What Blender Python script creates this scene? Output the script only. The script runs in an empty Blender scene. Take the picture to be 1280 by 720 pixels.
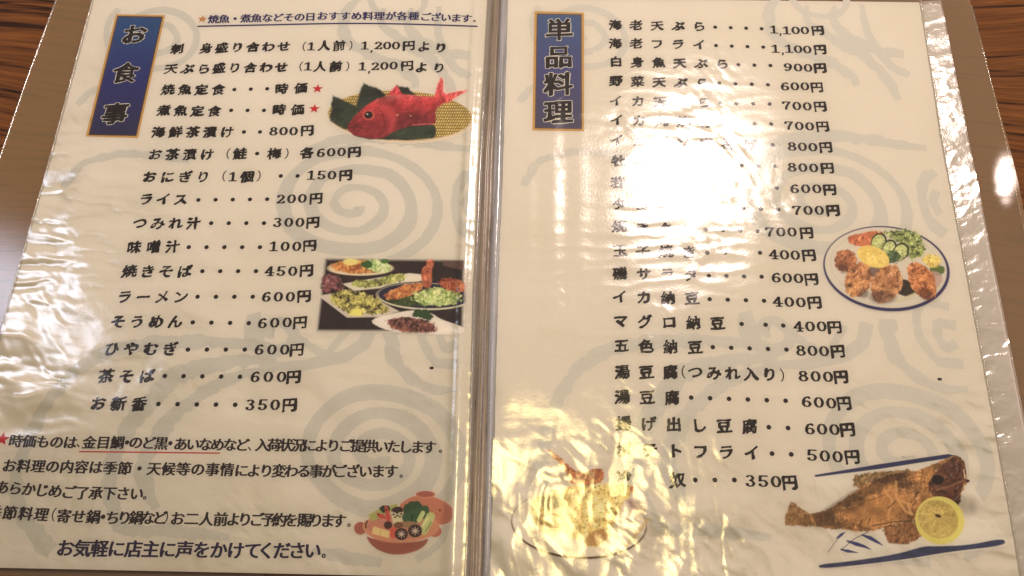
import bpy, math, random
import numpy as np
from mathutils import Vector, Euler
from mathutils.geometry import tessellate_polygon

S = bpy.context.scene
COL = S.collection

# ------------------------------------------------------------------ camera
ZP = 0.004                       # height of the printed sheets above the table
cam_d = bpy.data.cameras.new('camera'); cam = bpy.data.objects.new('camera', cam_d); COL.objects.link(cam)
CAM = np.array([0.0189170521, -0.220897444, 0.420152975 + ZP])
EUL = (0.447103050, 0.00844427117, 0.0244758160)
FPX = 1289.02562
cam.location = CAM; cam.rotation_euler = EUL
cam_d.sensor_width = 36; cam_d.lens = 36 * FPX / 1280; cam_d.clip_start = 0.01; cam_d.clip_end = 20
S.camera = cam
RM = np.array(Euler(EUL, 'XYZ').to_matrix())

# ------------------------------------------------------------------ dim warm room light
w = bpy.data.worlds.new('World'); S.world = w; w.use_nodes = True
w.node_tree.nodes['Background'].inputs[0].default_value = (1.0, 0.75, 0.665, 1)
w.node_tree.nodes['Background'].inputs[1].default_value = 0.345
S.view_settings.view_transform = 'Standard'; S.view_settings.look = 'None'
S.view_settings.exposure = 0.08; S.view_settings.gamma = 1


def paper_z(x, y):
    x = np.asarray(x, float); y = np.asarray(y, float)
    d = np.abs(x) * 1000 - 8
    return ZP + 0.0006 * np.exp(-(d / 22.0) ** 2) + 0.00015 * np.sin(x * 23 + 1) * np.cos(y * 19)


def plane_at(px, py, z=ZP):
    "point of the level plane z seen at photo position px, py"
    px = np.asarray(px, float); py = np.asarray(py, float)
    d = np.stack([(px - 640) / FPX, (360 - py) / FPX, -np.ones_like(px)], -1) @ RM.T
    t = (z - CAM[2]) / d[..., 2]
    return (CAM[0] + d[..., 0] * t, CAM[1] + d[..., 1] * t)


def on_sheet(px, py):
    x, y = plane_at(px, py)
    for _ in range(3):
        x, y = plane_at(px, py, paper_z(x, y))
    return x, y


def area_lamp(name, mirror_px, dist, size, power, color, size_y=None):
    "a ceiling lamp standing where a flat film would mirror it at this photo position"
    x, y = plane_at(*mirror_px)
    P = np.array([float(x), float(y), ZP]); d = P - CAM; d /= np.linalg.norm(d); d[2] = -d[2]
    L = P + d * dist
    ld = bpy.data.lights.new(name, 'AREA'); ld.energy = power; ld.color = color
    ld.shape = 'DISK' if size_y is None else 'RECTANGLE'; ld.size = size
    if size_y: ld.size_y = size_y
    o = bpy.data.objects.new(name, ld); COL.objects.link(o); o.location = L
    o.rotation_euler = (Vector((0, 0, 0)) - Vector(L)).to_track_quat('-Z', 'Y').to_euler()
    return o


area_lamp('ceiling_lamp', (862, 222), 1.25, 0.15, 8.0, (1.0, 0.81, 0.72))
area_lamp('warm_lamp', (700, 640), 1.35, 0.20, 3.8, (1.0, 0.77, 0.31))
area_lamp('window_light', (16, 380), 1.6, 0.12, 2.1, (0.76, 0.82, 1.0), 0.28)

# ------------------------------------------------------------------ helpers
def hsh(ix, iy, seed):
    n = (ix.astype(np.int64) * 374761393 + iy.astype(np.int64) * 668265263 + seed * 982451653) & 0x7fffffff
    n = ((n ^ (n >> 13)) * 1274126177) & 0x7fffffff
    n = n ^ (n >> 16)
    return (n & 0xffff) / 32767.5 - 1


def vn(x, y, seed=0):
    x = np.asarray(x, float); y = np.asarray(y, float)
    ix = np.floor(x); iy = np.floor(y); fx = x - ix; fy = y - iy
    sx = fx * fx * fx * (fx * (fx * 6 - 15) + 10); sy = fy * fy * fy * (fy * (fy * 6 - 15) + 10)
    a = hsh(ix, iy, seed); b = hsh(ix + 1, iy, seed); c = hsh(ix, iy + 1, seed); d = hsh(ix + 1, iy + 1, seed)
    return (a + (b - a) * sx) * (1 - sy) + (c + (d - c) * sx) * sy


def fbm(x, y, seed=0, o=3):
    s = 0; a = 1; t = 0
    for i in range(o):
        s = s + a * vn(x * 2 ** i + 17.3 * i, y * 2 ** i - 9.1 * i, seed + i); t += a; a *= 0.5
    return s / t


def sst(a, b, x):
    t = np.clip((np.asarray(x, float) - a) / (b - a), 0, 1); return t * t * (3 - 2 * t)


def lin(c):
    c = np.asarray(c, float) / 255.0
    return np.where(c <= 0.04045, c / 12.92, ((c + 0.055) / 1.055) ** 2.4)


def mesh_obj(name, verts, faces, mat, parent=None, smooth=False, label=None):
    me = bpy.data.meshes.new(name)
    me.from_pydata([tuple(map(float, v)) for v in verts], [], faces)
    if mat: me.materials.append(mat)
    if smooth: me.polygons.foreach_set('use_smooth', [True] * len(me.polygons))
    me.update()
    o = bpy.data.objects.new(name, me); COL.objects.link(o)
    if parent: o.parent = parent
    if label: o['label'] = label
    return o


def grid_obj(name, X, Y, Z, mat, parent=None, keep=None, label=None, attrs=None):
    "quad grid from 2-D coordinate arrays"
    n, m = X.shape
    idx = np.arange(n * m).reshape(n, m)
    q = np.stack([idx[:-1, :-1], idx[:-1, 1:], idx[1:, 1:], idx[1:, :-1]], -1)
    if keep is not None: q = q[keep]
    q = q.reshape(-1, 4)
    used = np.zeros(n * m, bool); used[q.ravel()] = True
    remap = np.cumsum(used) - 1
    V = np.stack([X, Y, Z], -1).reshape(-1, 3)[used]
    q = remap[q]
    me = bpy.data.meshes.new(name)
    me.vertices.add(len(V)); me.vertices.foreach_set('co', V.astype(np.float32).ravel())
    me.loops.add(q.size); me.loops.foreach_set('vertex_index', q.astype(np.int32).ravel())
    me.polygons.add(len(q)); me.polygons.foreach_set('loop_start', (np.arange(len(q)) * 4).astype(np.int32))
    me.polygons.foreach_set('use_smooth', np.ones(len(q), bool))
    me.update(calc_edges=True)
    if attrs:
        for k, A in attrs.items():
            at = me.color_attributes.new(k, 'FLOAT_COLOR', 'POINT')
            at.data.foreach_set('color', A.reshape(-1, 4)[used].astype(np.float32).ravel())
    me.materials.append(mat)
    o = bpy.data.objects.new(name, me); COL.objects.link(o)
    if parent: o.parent = parent
    if label: o['label'] = label
    # winding: make normals point up
    if len(q):
        nz = me.polygons[0].normal.z
        if nz < 0: me.flip_normals()
    return o


# ------------------------------------------------------------------ materials
def mat(name):
    m = bpy.data.materials.new(name); m.use_nodes = True
    nt = m.node_tree
    return m, nt, nt.nodes.get('Principled BSDF'), nt.nodes.get('Material Output')


def N(nt, t, **k):
    n = nt.nodes.new(t)
    for a, v in k.items():
        if a.startswith('i_'): n.inputs[a[2:].replace('_', ' ')].default_value = v
        else: setattr(n, a, v)
    return n


PAPER = (0.80, 0.785, 0.745)


def paper_mat():
    m, nt, p, out = mat('sheet_paper')
    tc = N(nt, 'ShaderNodeTexCoord'); L = nt.links.new
    n1 = N(nt, 'ShaderNodeTexNoise', i_Scale=18.0, i_Detail=4.0)
    n2 = N(nt, 'ShaderNodeTexNoise', i_Scale=900.0, i_Detail=2.0)
    L(tc.outputs['Object'], n1.inputs['Vector']); L(tc.outputs['Object'], n2.inputs['Vector'])
    r = N(nt, 'ShaderNodeValToRGB')
    r.color_ramp.elements[0].position = 0.3; r.color_ramp.elements[0].color = (0.775, 0.757, 0.70, 1)
    r.color_ramp.elements[1].position = 0.7; r.color_ramp.elements[1].color = (0.82, 0.80, 0.765, 1)
    L(n1.outputs['Fac'], r.inputs['Fac'])
    mx = N(nt, 'ShaderNodeMix', data_type='RGBA', blend_type='MULTIPLY'); mx.inputs['Factor'].default_value = 0.10
    L(r.outputs['Color'], mx.inputs['A']); L(n2.outputs['Color'], mx.inputs['B'])
    L(mx.outputs['Result'], p.inputs['Base Color'])
    p.inputs['Roughness'].default_value = 0.6; p.inputs['Specular IOR Level'].default_value = 0.2
    return m


def ink(name, rgb, rough=0.55, var=1.0):
    m, nt, p, out = mat(name); L = nt.links.new
    tc = N(nt, 'ShaderNodeTexCoord'); n1 = N(nt, 'ShaderNodeTexNoise', i_Scale=1500.0, i_Detail=2.0)
    L(tc.outputs['Object'], n1.inputs['Vector'])
    r = N(nt, 'ShaderNodeValToRGB')
    r.color_ramp.elements[0].position = 0.35; r.color_ramp.elements[0].color = tuple(c * (1 - 0.15 * var) for c in rgb) + (1,)
    r.color_ramp.elements[1].position = 0.7; r.color_ramp.elements[1].color = tuple(min(1, c * (1 + 0.12 * var) + 0.003 * var) for c in rgb) + (1,)
    L(n1.outputs['Fac'], r.inputs['Fac']); L(r.outputs['Color'], p.inputs['Base Color'])
    p.inputs['Roughness'].default_value = rough; p.inputs['Specular IOR Level'].default_value = 0.2
    return m


def print_mat():
    m, nt, p, out = mat('printed_picture_ink'); L = nt.links.new
    a = N(nt, 'ShaderNodeAttribute', attribute_name='print')
    tc = N(nt, 'ShaderNodeTexCoord'); n1 = N(nt, 'ShaderNodeTexNoise', i_Scale=1300.0, i_Detail=3.0)
    L(tc.outputs['Object'], n1.inputs['Vector'])
    ov = N(nt, 'ShaderNodeMix', data_type='RGBA', blend_type='OVERLAY'); ov.inputs['Factor'].default_value = 0.18
    L(a.outputs['Color'], ov.inputs['A']); L(n1.outputs['Fac'], ov.inputs['B'])
    mx = N(nt, 'ShaderNodeMix', data_type='RGBA'); mx.inputs['A'].default_value = PAPER + (1,)
    L(ov.outputs['Result'], mx.inputs['B']); L(a.outputs['Alpha'], mx.inputs['Factor'])
    L(mx.outputs['Result'], p.inputs['Base Color'])
    p.inputs['Roughness'].default_value = 0.5; p.inputs['Specular IOR Level'].default_value = 0.2
    return m


def film_mat(name, gain=1.8, rough=0.13, haze=0.0, hazecol=(0.8, 0.8, 0.8), tint=(0.97, 0.97, 0.96), bump=0.02, bscale=900.0):
    m, nt, p, out = mat(name); L = nt.links.new
    nt.nodes.remove(p)
    tc = N(nt, 'ShaderNodeTexCoord')
    n1 = N(nt, 'ShaderNodeTexNoise', i_Scale=bscale, i_Detail=2.0); L(tc.outputs['Object'], n1.inputs['Vector'])
    n2 = N(nt, 'ShaderNodeTexNoise', i_Scale=180.0, i_Detail=3.0); L(tc.outputs['Object'], n2.inputs['Vector'])
    b = N(nt, 'ShaderNodeBump'); b.inputs['Strength'].default_value = 1.0; b.inputs['Distance'].default_value = bump * 0.001
    L(n1.outputs['Fac'], b.inputs['Height'])
    b2 = N(nt, 'ShaderNodeBump'); b2.inputs['Strength'].default_value = 1.0; b2.inputs['Distance'].default_value = bump * 0.0009
    L(n2.outputs['Fac'], b2.inputs['Height']); L(b.outputs['Normal'], b2.inputs['Normal'])
    fr = N(nt, 'ShaderNodeFresnel'); fr.inputs['IOR'].default_value = 1.5; L(b2.outputs['Normal'], fr.inputs['Normal'])
    mu = N(nt, 'ShaderNodeMath', operation='MULTIPLY', use_clamp=True); mu.inputs[1].default_value = gain
    L(fr.outputs['Fac'], mu.inputs[0])
    g = N(nt, 'ShaderNodeBsdfGlossy', distribution='BECKMANN'); g.inputs['Roughness'].default_value = rough; L(b2.outputs['Normal'], g.inputs['Normal'])
    t = N(nt, 'ShaderNodeBsdfTransparent'); t.inputs['Color'].default_value = tint + (1,)
    body = t.outputs[0]
    if haze > 0:
        d = N(nt, 'ShaderNodeBsdfDiffuse'); d.inputs['Color'].default_value = hazecol + (1,)
        mh = N(nt, 'ShaderNodeMixShader'); mh.inputs[0].default_value = haze
        L(t.outputs[0], mh.inputs[1]); L(d.outputs[0], mh.inputs[2]); body = mh.outputs[0]
    ms = N(nt, 'ShaderNodeMixShader'); L(mu.outputs[0], ms.inputs[0]); L(body, ms.inputs[1]); L(g.outputs[0], ms.inputs[2])
    L(ms.outputs[0], out.inputs['Surface'])
    return m


def wood_mat():
    m, nt, p, out = mat('table_wood'); L = nt.links.new
    tc = N(nt, 'ShaderNodeTexCoord')
    mp = N(nt, 'ShaderNodeMapping'); mp.inputs['Rotation'].default_value = (0, 0, math.radians(5)); mp.inputs['Scale'].default_value = (1, 1, 1)
    L(tc.outputs['Object'], mp.inputs['Vector'])
    wob = N(nt, 'ShaderNodeTexNoise', i_Scale=5.0, i_Detail=2.0); L(mp.outputs['Vector'], wob.inputs['Vector'])
    sep = N(nt, 'ShaderNodeSeparateXYZ'); L(mp.outputs['Vector'], sep.inputs[0])
    ma = N(nt, 'ShaderNodeMath', operation='MULTIPLY_ADD'); ma.inputs[1].default_value = 0.035
    L(wob.outputs['Fac'], ma.inputs[0]); L(sep.outputs['Y'], ma.inputs[2])
    mx_ = N(nt, 'ShaderNodeMath', operation='MULTIPLY'); mx_.inputs[1].default_value = 0.045; L(sep.outputs['X'], mx_.inputs[0])
    cmb = N(nt, 'ShaderNodeCombineXYZ'); L(mx_.outputs[0], cmb.inputs['X']); L(ma.outputs[0], cmb.inputs['Y'])
    g1 = N(nt, 'ShaderNodeTexNoise', i_Scale=290.0, i_Detail=2.5, i_Roughness=0.55); L(cmb.outputs[0], g1.inputs['Vector'])
    g2 = N(nt, 'ShaderNodeTexNoise', i_Scale=700.0, i_Detail=3.0); L(cmb.outputs[0], g2.inputs['Vector'])
    cr = N(nt, 'ShaderNodeValToRGB'); e = cr.color_ramp.elements
    e[0].position = 0.37; e[0].color = (0.028, 0.011, 0.005, 1)
    e[1].position = 0.70; e[1].color = (0.21, 0.080, 0.022, 1)
    k = cr.color_ramp.elements.new(0.44); k.color = (0.125, 0.046, 0.013, 1)
    L(g1.outputs['Fac'], cr.inputs['Fac'])
    mul = N(nt, 'ShaderNodeMix', data_type='RGBA', blend_type='OVERLAY'); mul.inputs['Factor'].default_value = 0.55
    L(cr.outputs['Color'], mul.inputs['A']); L(g2.outputs['Fac'], mul.inputs['B'])
    L(mul.outputs['Result'], p.inputs['Base Color'])
    hgt = N(nt, 'ShaderNodeMath', operation='ADD'); L(g1.outputs['Fac'], hgt.inputs[0]); L(g2.outputs['Fac'], hgt.inputs[1])
    b = N(nt, 'ShaderNodeBump'); b.inputs['Strength'].default_value = 0.7; b.inputs['Distance'].default_value = 0.0012
    L(hgt.outputs[0], b.inputs['Height']); L(b.outputs['Normal'], p.inputs['Normal'])
    p.inputs['Roughness'].default_value = 0.45; p.inputs['Specular IOR Level'].default_value = 0.16
    return m


M_PAPER = paper_mat(); M_PRINT = print_mat()
M_BLACK = ink('black_ink', (0.008, 0.006, 0.007)); M_NAVY = ink('navy_ink', (0.022, 0.020, 0.13))
M_DARK = ink('dark_brown_ink', (0.014, 0.009, 0.014))
M_SWIRL = ink('pale_grey_ink', (0.63, 0.64, 0.62), var=0.3); M_SWIRL2 = ink('glare_faded_grey_ink', (0.66, 0.67, 0.65), var=0.3); M_WHITE = ink('white_ink', (0.85, 0.85, 0.82))  # second swirl ink: right sheet's copy painted paler, as if faded by glare
M_GOLD = ink('gold_ink', (0.62, 0.38, 0.12)); M_RED = ink('red_ink', (0.55, 0.02, 0.03))
M_OCHRE = ink('ochre_ink', (0.50, 0.26, 0.08))
M_FILM = film_mat('clear_sleeve_film', 1.5, 0.165, 0.006, (0.8, 0.76, 0.7), bump=0.018)
M_SEAM = film_mat('crinkled_seam_film', 3.2, 0.12, 0.22, (0.75, 0.7, 0.62), bump=0.08)
M_COVER = film_mat('cloudy_cover_film', 2.6, 0.17, 0.38, (0.47, 0.32, 0.17), tint=(0.88, 0.81, 0.70), bump=0.005)
M_COVER2 = film_mat('cloudy_cover_film', 1.1, 0.17, 0.38, (0.47, 0.32, 0.17), tint=(0.88, 0.81, 0.70), bump=0.005)
M_WOOD = wood_mat()

# ------------------------------------------------------------------ table
tb = 0.03
V = []; F = []
X, Y = np.meshgrid(np.linspace(-0.75, 0.75, 60), np.linspace(-0.5, 0.6, 50))
table = bpy.data.objects.new('table', None); COL.objects.link(table)
table['label'] = 'brown wooden tabletop with dark raised grain under the open menu'; table['category'] = 'table'
x0, x1, y0, y1, bv = -0.75, 0.75, -0.5, 0.6, 0.004
vv = [(x0 + bv, y0 + bv, 0), (x1 - bv, y0 + bv, 0), (x1 - bv, y1 - bv, 0), (x0 + bv, y1 - bv, 0),
      (x0, y0, -bv), (x1, y0, -bv), (x1, y1, -bv), (x0, y1, -bv),
      (x0, y0, -tb), (x1, y0, -tb), (x1, y1, -tb), (x0, y1, -tb)]
ff = [(0, 1, 2, 3)] + [(i + 4, (i + 1) % 4 + 4, (i + 1) % 4, i) for i in range(4)] + \
     [(i + 8, (i + 1) % 4 + 8, (i + 1) % 4 + 4, i + 4) for i in range(4)] + [(11, 10, 9, 8)]
mesh_obj('tabletop', vv, ff, M_WOOD, table)

# ------------------------------------------------------------------ the open menu
menu = bpy.data.objects.new('menu_book', None); COL.objects.link(menu); menu.location = (0, 0, 0)
menu['label'] = 'open two page menu in clear plastic sleeves lying flat on the wooden table'
menu['category'] = 'menu'

# outlines traced as photo rows: y -> x
LEFT_EDGE = ([-30, 0, 180, 360, 540, 760], [123, 115, 67, 16, -33, -94])
LEFT_IN = ([-30, 0, 200, 360, 540, 760], [611, 610, 600, 593, 588, 581])
RIGHT_IN = ([-30, 0, 200, 360, 540, 760], [634, 633, 628, 622, 617, 609])
RIGHT_EDGE = ([-30, 0, 180, 360, 540, 760], [1147, 1151, 1179, 1213, 1246, 1284])
BACK_EDGE = ([-30, 4, 180, 360, 540, 760], [1170, 1175, 1210, 1246, 1281, 1325])
COV_R = ([-60, 8, 180, 240, 540, 760], [1196, 1215, 1258, 1270, 1335, 1390])
COV_L = ([-60, 0, 100, 205, 540, 760], [93, 70, 33, -3, -120, -190])
TOP_L, TOP_R, BOT_L, BOT_R = -12, -1, (708, 722), (738, 742)


def strip_grid(edgeA, edgeB, ytop, ybot, nu, nv, z):
    "grid between two traced edges; ytop/ybot = (at A, at B)"
    t = np.linspace(0, 1, nu)[None, :]; s = np.linspace(0, 1, nv)[:, None]
    yt = ytop[0] + (ytop[1] - ytop[0]) * t; yb = ybot[0] + (ybot[1] - ybot[0]) * t
    PY = yt + (yb - yt) * s
    PX = np.interp(PY, *edgeA) * (1 - t) + np.interp(PY, *edgeB) * t
    return (PX, PY) + tuple(plane_at(PX, PY, z))


sheets = []
for side in (0, 1):
    A, B = (LEFT_EDGE, LEFT_IN) if side == 0 else (RIGHT_IN, RIGHT_EDGE)
    yt = (TOP_L, TOP_L + 4) if side == 0 else (TOP_R - 2, 3)
    yb = BOT_L if side == 0 else BOT_R
    PX, PY, X, Y = strip_grid(A, B, yt, yb, 90, 120, ZP)
    sh = grid_obj('paper_sheet', X, Y, paper_z(X, Y), M_PAPER, menu,
                  label=('left menu sheet listing set meals, printed with swirls and food pictures' if side == 0 else
                         'right menu sheet listing single dishes, under the strongest lamp glare'))
    sheets.append(sh)

# ---- ribbons and glyphs -------------------------------------------------
class Ink:
    "collects flat inked shapes lying on a sheet, then links them as one mesh"
    def __init__(s): s.v = []; s.f = []; s.k = 0
    def poly(s, pts, tris, dz):
        b = len(s.v)
        for x, y in pts: s.v.append((x, y, dz))
        s.f += [tuple(b + i for i in t) for t in tris]
    def build(s, name, m, parent, label=None):
        a = np.array(s.v); z = paper_z(a[:, 0], a[:, 1]) + a[:, 2]
        o = mesh_obj(name, np.stack([a[:, 0], a[:, 1], z], -1), s.f, m, parent, label=label)
        nz = o.data.polygons
        fl = [p.index for p in nz if p.normal.z < 0]
        if fl:
            import bmesh
            bm = bmesh.new(); bm.from_mesh(o.data); bm.faces.ensure_lookup_table()
            bmesh.ops.reverse_faces(bm, faces=[bm.faces[i] for i in fl]); bm.to_mesh(o.data); bm.free()
        return o


def nib_shape(a, b, phi, n=10):
    t = np.arange(n) * 2 * np.pi / n; c, s_ = math.cos(phi), math.sin(phi)
    x = a * np.cos(t); y = b * np.sin(t)
    return np.stack([x * c - y * s_, x * s_ + y * c], -1)


def nib_tris(pts, closed, nib, wob=None):
    "sweep an elliptical nib along a polyline; returns verts, tris"
    P = np.asarray(pts, float); n = len(P); V = []; F = []
    seg = range(n if closed else n - 1)
    for i in seg:
        p, q = P[i], P[(i + 1) % n]; d = q - p; L = np.hypot(*d)
        if L < 1e-9: continue
        nr = np.array([-d[1], d[0]]) / L
        k = int(np.argmax(nib @ nr)); o = nib[k]
        a0, a1 = (1, 1) if wob is None else (wob[i], wob[(i + 1) % n])
        b = len(V); V += [p + o * a0, q + o * a1, q - o * a1, p - o * a0]; F += [(b, b + 1, b + 2), (b, b + 2, b + 3)]
    for i in range(n):
        if not closed and i in (0, n - 1): sharp = True
        else:
            d0 = P[i] - P[i - 1]; d1 = P[(i + 1) % n] - P[i]
            sharp = (d0 @ d1) < 0.9 * np.hypot(*d0) * np.hypot(*d1) + 1e-12
        if sharp:
            b = len(V); V += [P[i] + o for o in nib]; m_ = len(nib)
            F += [(b, b + j, b + j + 1) for j in range(1, m_ - 1)]
    return V, F


_cache = {}


def glyph_contours(ch):
    if ch in _cache: return _cache[ch]
    cu = bpy.data.curves.new('glyph', 'FONT'); cu.body = ch
    ob = bpy.data.objects.new('glyph', cu); COL.objects.link(ob)
    dg = bpy.context.evaluated_depsgraph_get(); dg.update()
    c2 = ob.to_curve(dg)
    res = []
    for sp in c2.splines:
        bp = sp.bezier_points; n = len(bp); pts = []
        for i in range(n):
            p0 = bp[i].co; p1 = bp[i].handle_right; p2 = bp[(i + 1) % n].handle_left; p3 = bp[(i + 1) % n].co
            straight = (p1 - p0).length < 1e-6 and (p2 - p3).length < 1e-6
            chord = (p3 - p0).length
            dev = max(((p1 - p0).cross(p3 - p0)).length, ((p2 - p0).cross(p3 - p0)).length) / max(chord, 1e-9)
            if straight or dev < 0.004:
                st = max(1, int(chord / 0.16))
                for j in range(st): pts.append(p0.lerp(p3, j / st)[:2])
            else:
                st = 4 if chord < 0.25 else 6
                for j in range(st):
                    t = j / st; u = 1 - t
                    q = p0 * u ** 3 + p1 * 3 * u * u * t + p2 * 3 * u * t * t + p3 * t ** 3
                    pts.append(q[:2])
        if len(pts) > 2: res.append(np.array(pts))
    ob.to_curve_clear()
    bpy.data.objects.remove(ob); bpy.data.curves.remove(cu)
    if res:
        al = np.concatenate(res)
        adv = 1.0
    _cache[ch] = res
    return res


def inside(pt, P):
    x, y = pt; Q = np.roll(P, -1, axis=0)
    c = ((P[:, 1] > y) != (Q[:, 1] > y)) & (x < (Q[:, 0] - P[:, 0]) * (y - P[:, 1]) / (Q[:, 1] - P[:, 1] + 1e-15) + P[:, 0])
    return bool(c.sum() % 2)


def nest(cs):
    "group contours: each filled outline with the holes directly inside it"
    n = len(cs); cont = [[j for j in range(n) if j != i and inside(cs[i][0] * 0.999 + cs[i][1] * 0.001, cs[j])] for i in range(n)]
    out = []
    for i in range(n):
        if len(cont[i]) % 2 == 0:
            out.append([i] + [j for j in range(n) if len(cont[j]) == len(cont[i]) + 1 and i in cont[j]])
    return out


def arc(cx, cy, rx, ry, a0, a1, n=14):
    t = np.radians(np.linspace(a0, a1, n)); return [(cx + rx * math.cos(a), cy + ry * math.sin(a)) for a in t]


# numerals of a fat roman face, drawn as nib strokes in a box 0.56 wide, 0.74 tall
DIG = {
    '0': [arc(.28, .37, .20, .335, 0, 360, 26)],
    '1': [[(.10, .60), (.20, .64), (.29, .73)], [(.30, .72), (.30, .03)], [(.10, .02), (.50, .02)]],
    '2': [arc(.27, .54, .18, .17, 165, -30, 14) + [(.36, .36), (.20, .16), (.08, .05)], [(.08, .05), (.46, .05), (.50, .17)], [(.1, .56), (.13, .56)]],
    '3': [arc(.26, .56, .16, .15, 150, -60, 12) + [(.28, .40)], [(.28, .40)] + arc(.26, .20, .19, .185, 70, -150, 14), [(.09, .17), (.12, .17)]],
    '4': [[(.36, .03), (.36, .72), (.05, .24), (.53, .24)], [(.22, .02), (.48, .02)]],
    '5': [[(.47, .71), (.14, .71), (.11, .38)] + arc(.26, .23, .20, .20, 125, -150, 16), [(.09, .17), (.12, .17)]],
    '6': [arc(.29, .22, .185, .195, 0, 360, 22), [(.105, .26), (.12, .46), (.22, .64), (.38, .71), (.45, .62)]],
    '7': [[(.08, .56), (.10, .70), (.49, .70), (.34, .42), (.26, .20), (.25, .03)]],
    '8': [arc(.28, .55, .155, .155, 0, 360, 20), arc(.28, .20, .195, .185, 0, 360, 22)],
    '9': [arc(.27, .51, .185, .195, 0, 360, 22), [(.455, .47), (.44, .28), (.34, .10), (.18, .03), (.11, .12)]],
}


def add_char(I, ch, cx, cy, em, tx, nib, dz, warp=0.0, skew=0.0, xs=1.0, seed=0, fill=True):
    "one character centred at sheet position cx, cy; tx = unit vector of the row"
    tx = np.asarray(tx, float); ty = np.array([-tx[1], tx[0]])
    def place(P, ox, oy):
        P = np.asarray(P, float); u = (P[:, 0] - ox) * xs; v = P[:, 1] - oy
        v = v + skew * u
        if warp:
            wu = vn(P[:, 0] * 3.1 + seed, P[:, 1] * 3.1, 5 + seed) * warp; wv = vn(P[:, 0] * 3.1, P[:, 1] * 3.1 + seed, 9 + seed) * warp
            u = u + wu; v = v + wv
        return np.stack([cx + em * (u * tx[0] + v * ty[0]), cy + em * (u * tx[1] + v * ty[1])], -1)
    nb = nib * em
    if ch in DIG:
        nb = nib_shape(0.098 * em, 0.044 * em, 0.0) * (1 if nib is not None else 1)
        for st in DIG[ch]:
            P = place(st, .28, .37)
            V_, F_ = nib_tris(P, False, nb); I.poly(V_, F_, dz); I.k += 1
        return
    if ch in '・.':
        r = 0.16 * em
        P = [(cx + r * math.cos(a) * 0.98, cy + r * math.sin(a)) for a in np.arange(12) * math.pi / 6]
        I.poly(P, [(0, j, j + 1) for j in range(1, 11)], dz); return
    if ch in '、。,':
        if ch == '。':
            V_, F_ = nib_tris(arc(cx - .12 * em, cy - .3 * em, .085 * em, .085 * em, 0, 360, 12), False, nib_shape(.036 * em, .036 * em, 0)); I.poly(V_, F_, dz)
        elif ch == ',':
            V_, F_ = nib_tris([(cx, cy - .33 * em), (cx + .03 * em, cy - .38 * em), (cx - .03 * em, cy - .5 * em)], False, nib_shape(.065 * em, .055 * em, .5)); I.poly(V_, F_, dz)
        else:
            V_, F_ = nib_tris([(cx - .25 * em, cy - .22 * em), (cx - .12 * em, cy - .36 * em)], False, nib_shape(.07 * em, .045 * em, -.7)); I.poly(V_, F_, dz)
        return
    if ch in '()':
        s_ = -1 if ch == '(' else 1
        V_, F_ = nib_tris(arc(cx - s_ * .34 * em, cy, .46 * em, .56 * em, (180 + 50) if s_ < 0 else -50, (180 - 50) if s_ < 0 else 50, 12), False, nib_shape(.042 * em, .026 * em, 0)); I.poly(V_, F_, dz); return
    if ch in ' 　': return
    cs = glyph_contours(ch)
    if not cs: return
    polys = [place(c, .5, .38) for c in cs]
    if fill:
        for grp in nest(cs):
            g = [polys[i] for i in grp]
            tr = tessellate_polygon([[Vector((p[0] * 1000, p[1] * 1000, 0)) for p in c] for c in g])
            I.poly(np.concatenate(g), tr, dz)
    for c in polys:
        wb = None
        if warp:
            q = c / em * 2.6; wb = np.clip(.92 + .65 * vn(q[:, 0] + seed, q[:, 1], 31 + seed) , .25, 1.9)
        V_, F_ = nib_tris(c, True, nb, wb); I.poly(V_, F_, dz - 0.000004)


BRUSH = nib_shape(0.066, 0.030, math.radians(38))
MINCHO = nib_shape(0.042, 0.014, 0.0)
NORM = nib_shape(0.020, 0.010, 0.3)


def text_row(segs, em, m, parent, nib=BRUSH, warp=0.028, skew=0.09, dz=0.00008, name='printed_line', label=None, xs=1.0, numxs=1.14):
    I = Ink(); k = 0
    for s_ in segs:
        txt = s_[0]; n = len(txt)
        ax, ay = s_[1], s_[2]; bx, by = (s_[3], s_[4]) if len(s_) > 3 else (ax + 1, ay)
        for i, ch in enumerate(txt):
            t = i / (n - 1) if n > 1 else 0
            px = ax + (bx - ax) * t; py = ay + (by - ay) * t
            X_, Y_ = on_sheet(px, py)
            X1, Y1 = on_sheet(px + 6, py + 6 * ((by - ay) / (bx - ax) if n > 1 and abs(bx - ax) > 30 else row_slope(segs)))
            d = np.array([X1 - X_, Y1 - Y_]); d /= np.hypot(*d)
            isd = ch in DIG
            add_char(I, ch, float(X_), float(Y_), em * (0.98 if isd else 1.0), d, nib, dz,
                     0 if isd else warp, 0 if isd else skew, numxs if isd else xs, seed=(ord(ch) % 50))
            k += 1
    return I.build(name, m, parent, label)


def row_slope(segs):
    a = segs[0]; b = segs[-1]
    return ((b[4] if len(b) > 3 else b[2]) - a[2]) / max(1, (b[3] if len(b) > 3 else b[1]) - a[1])


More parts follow.
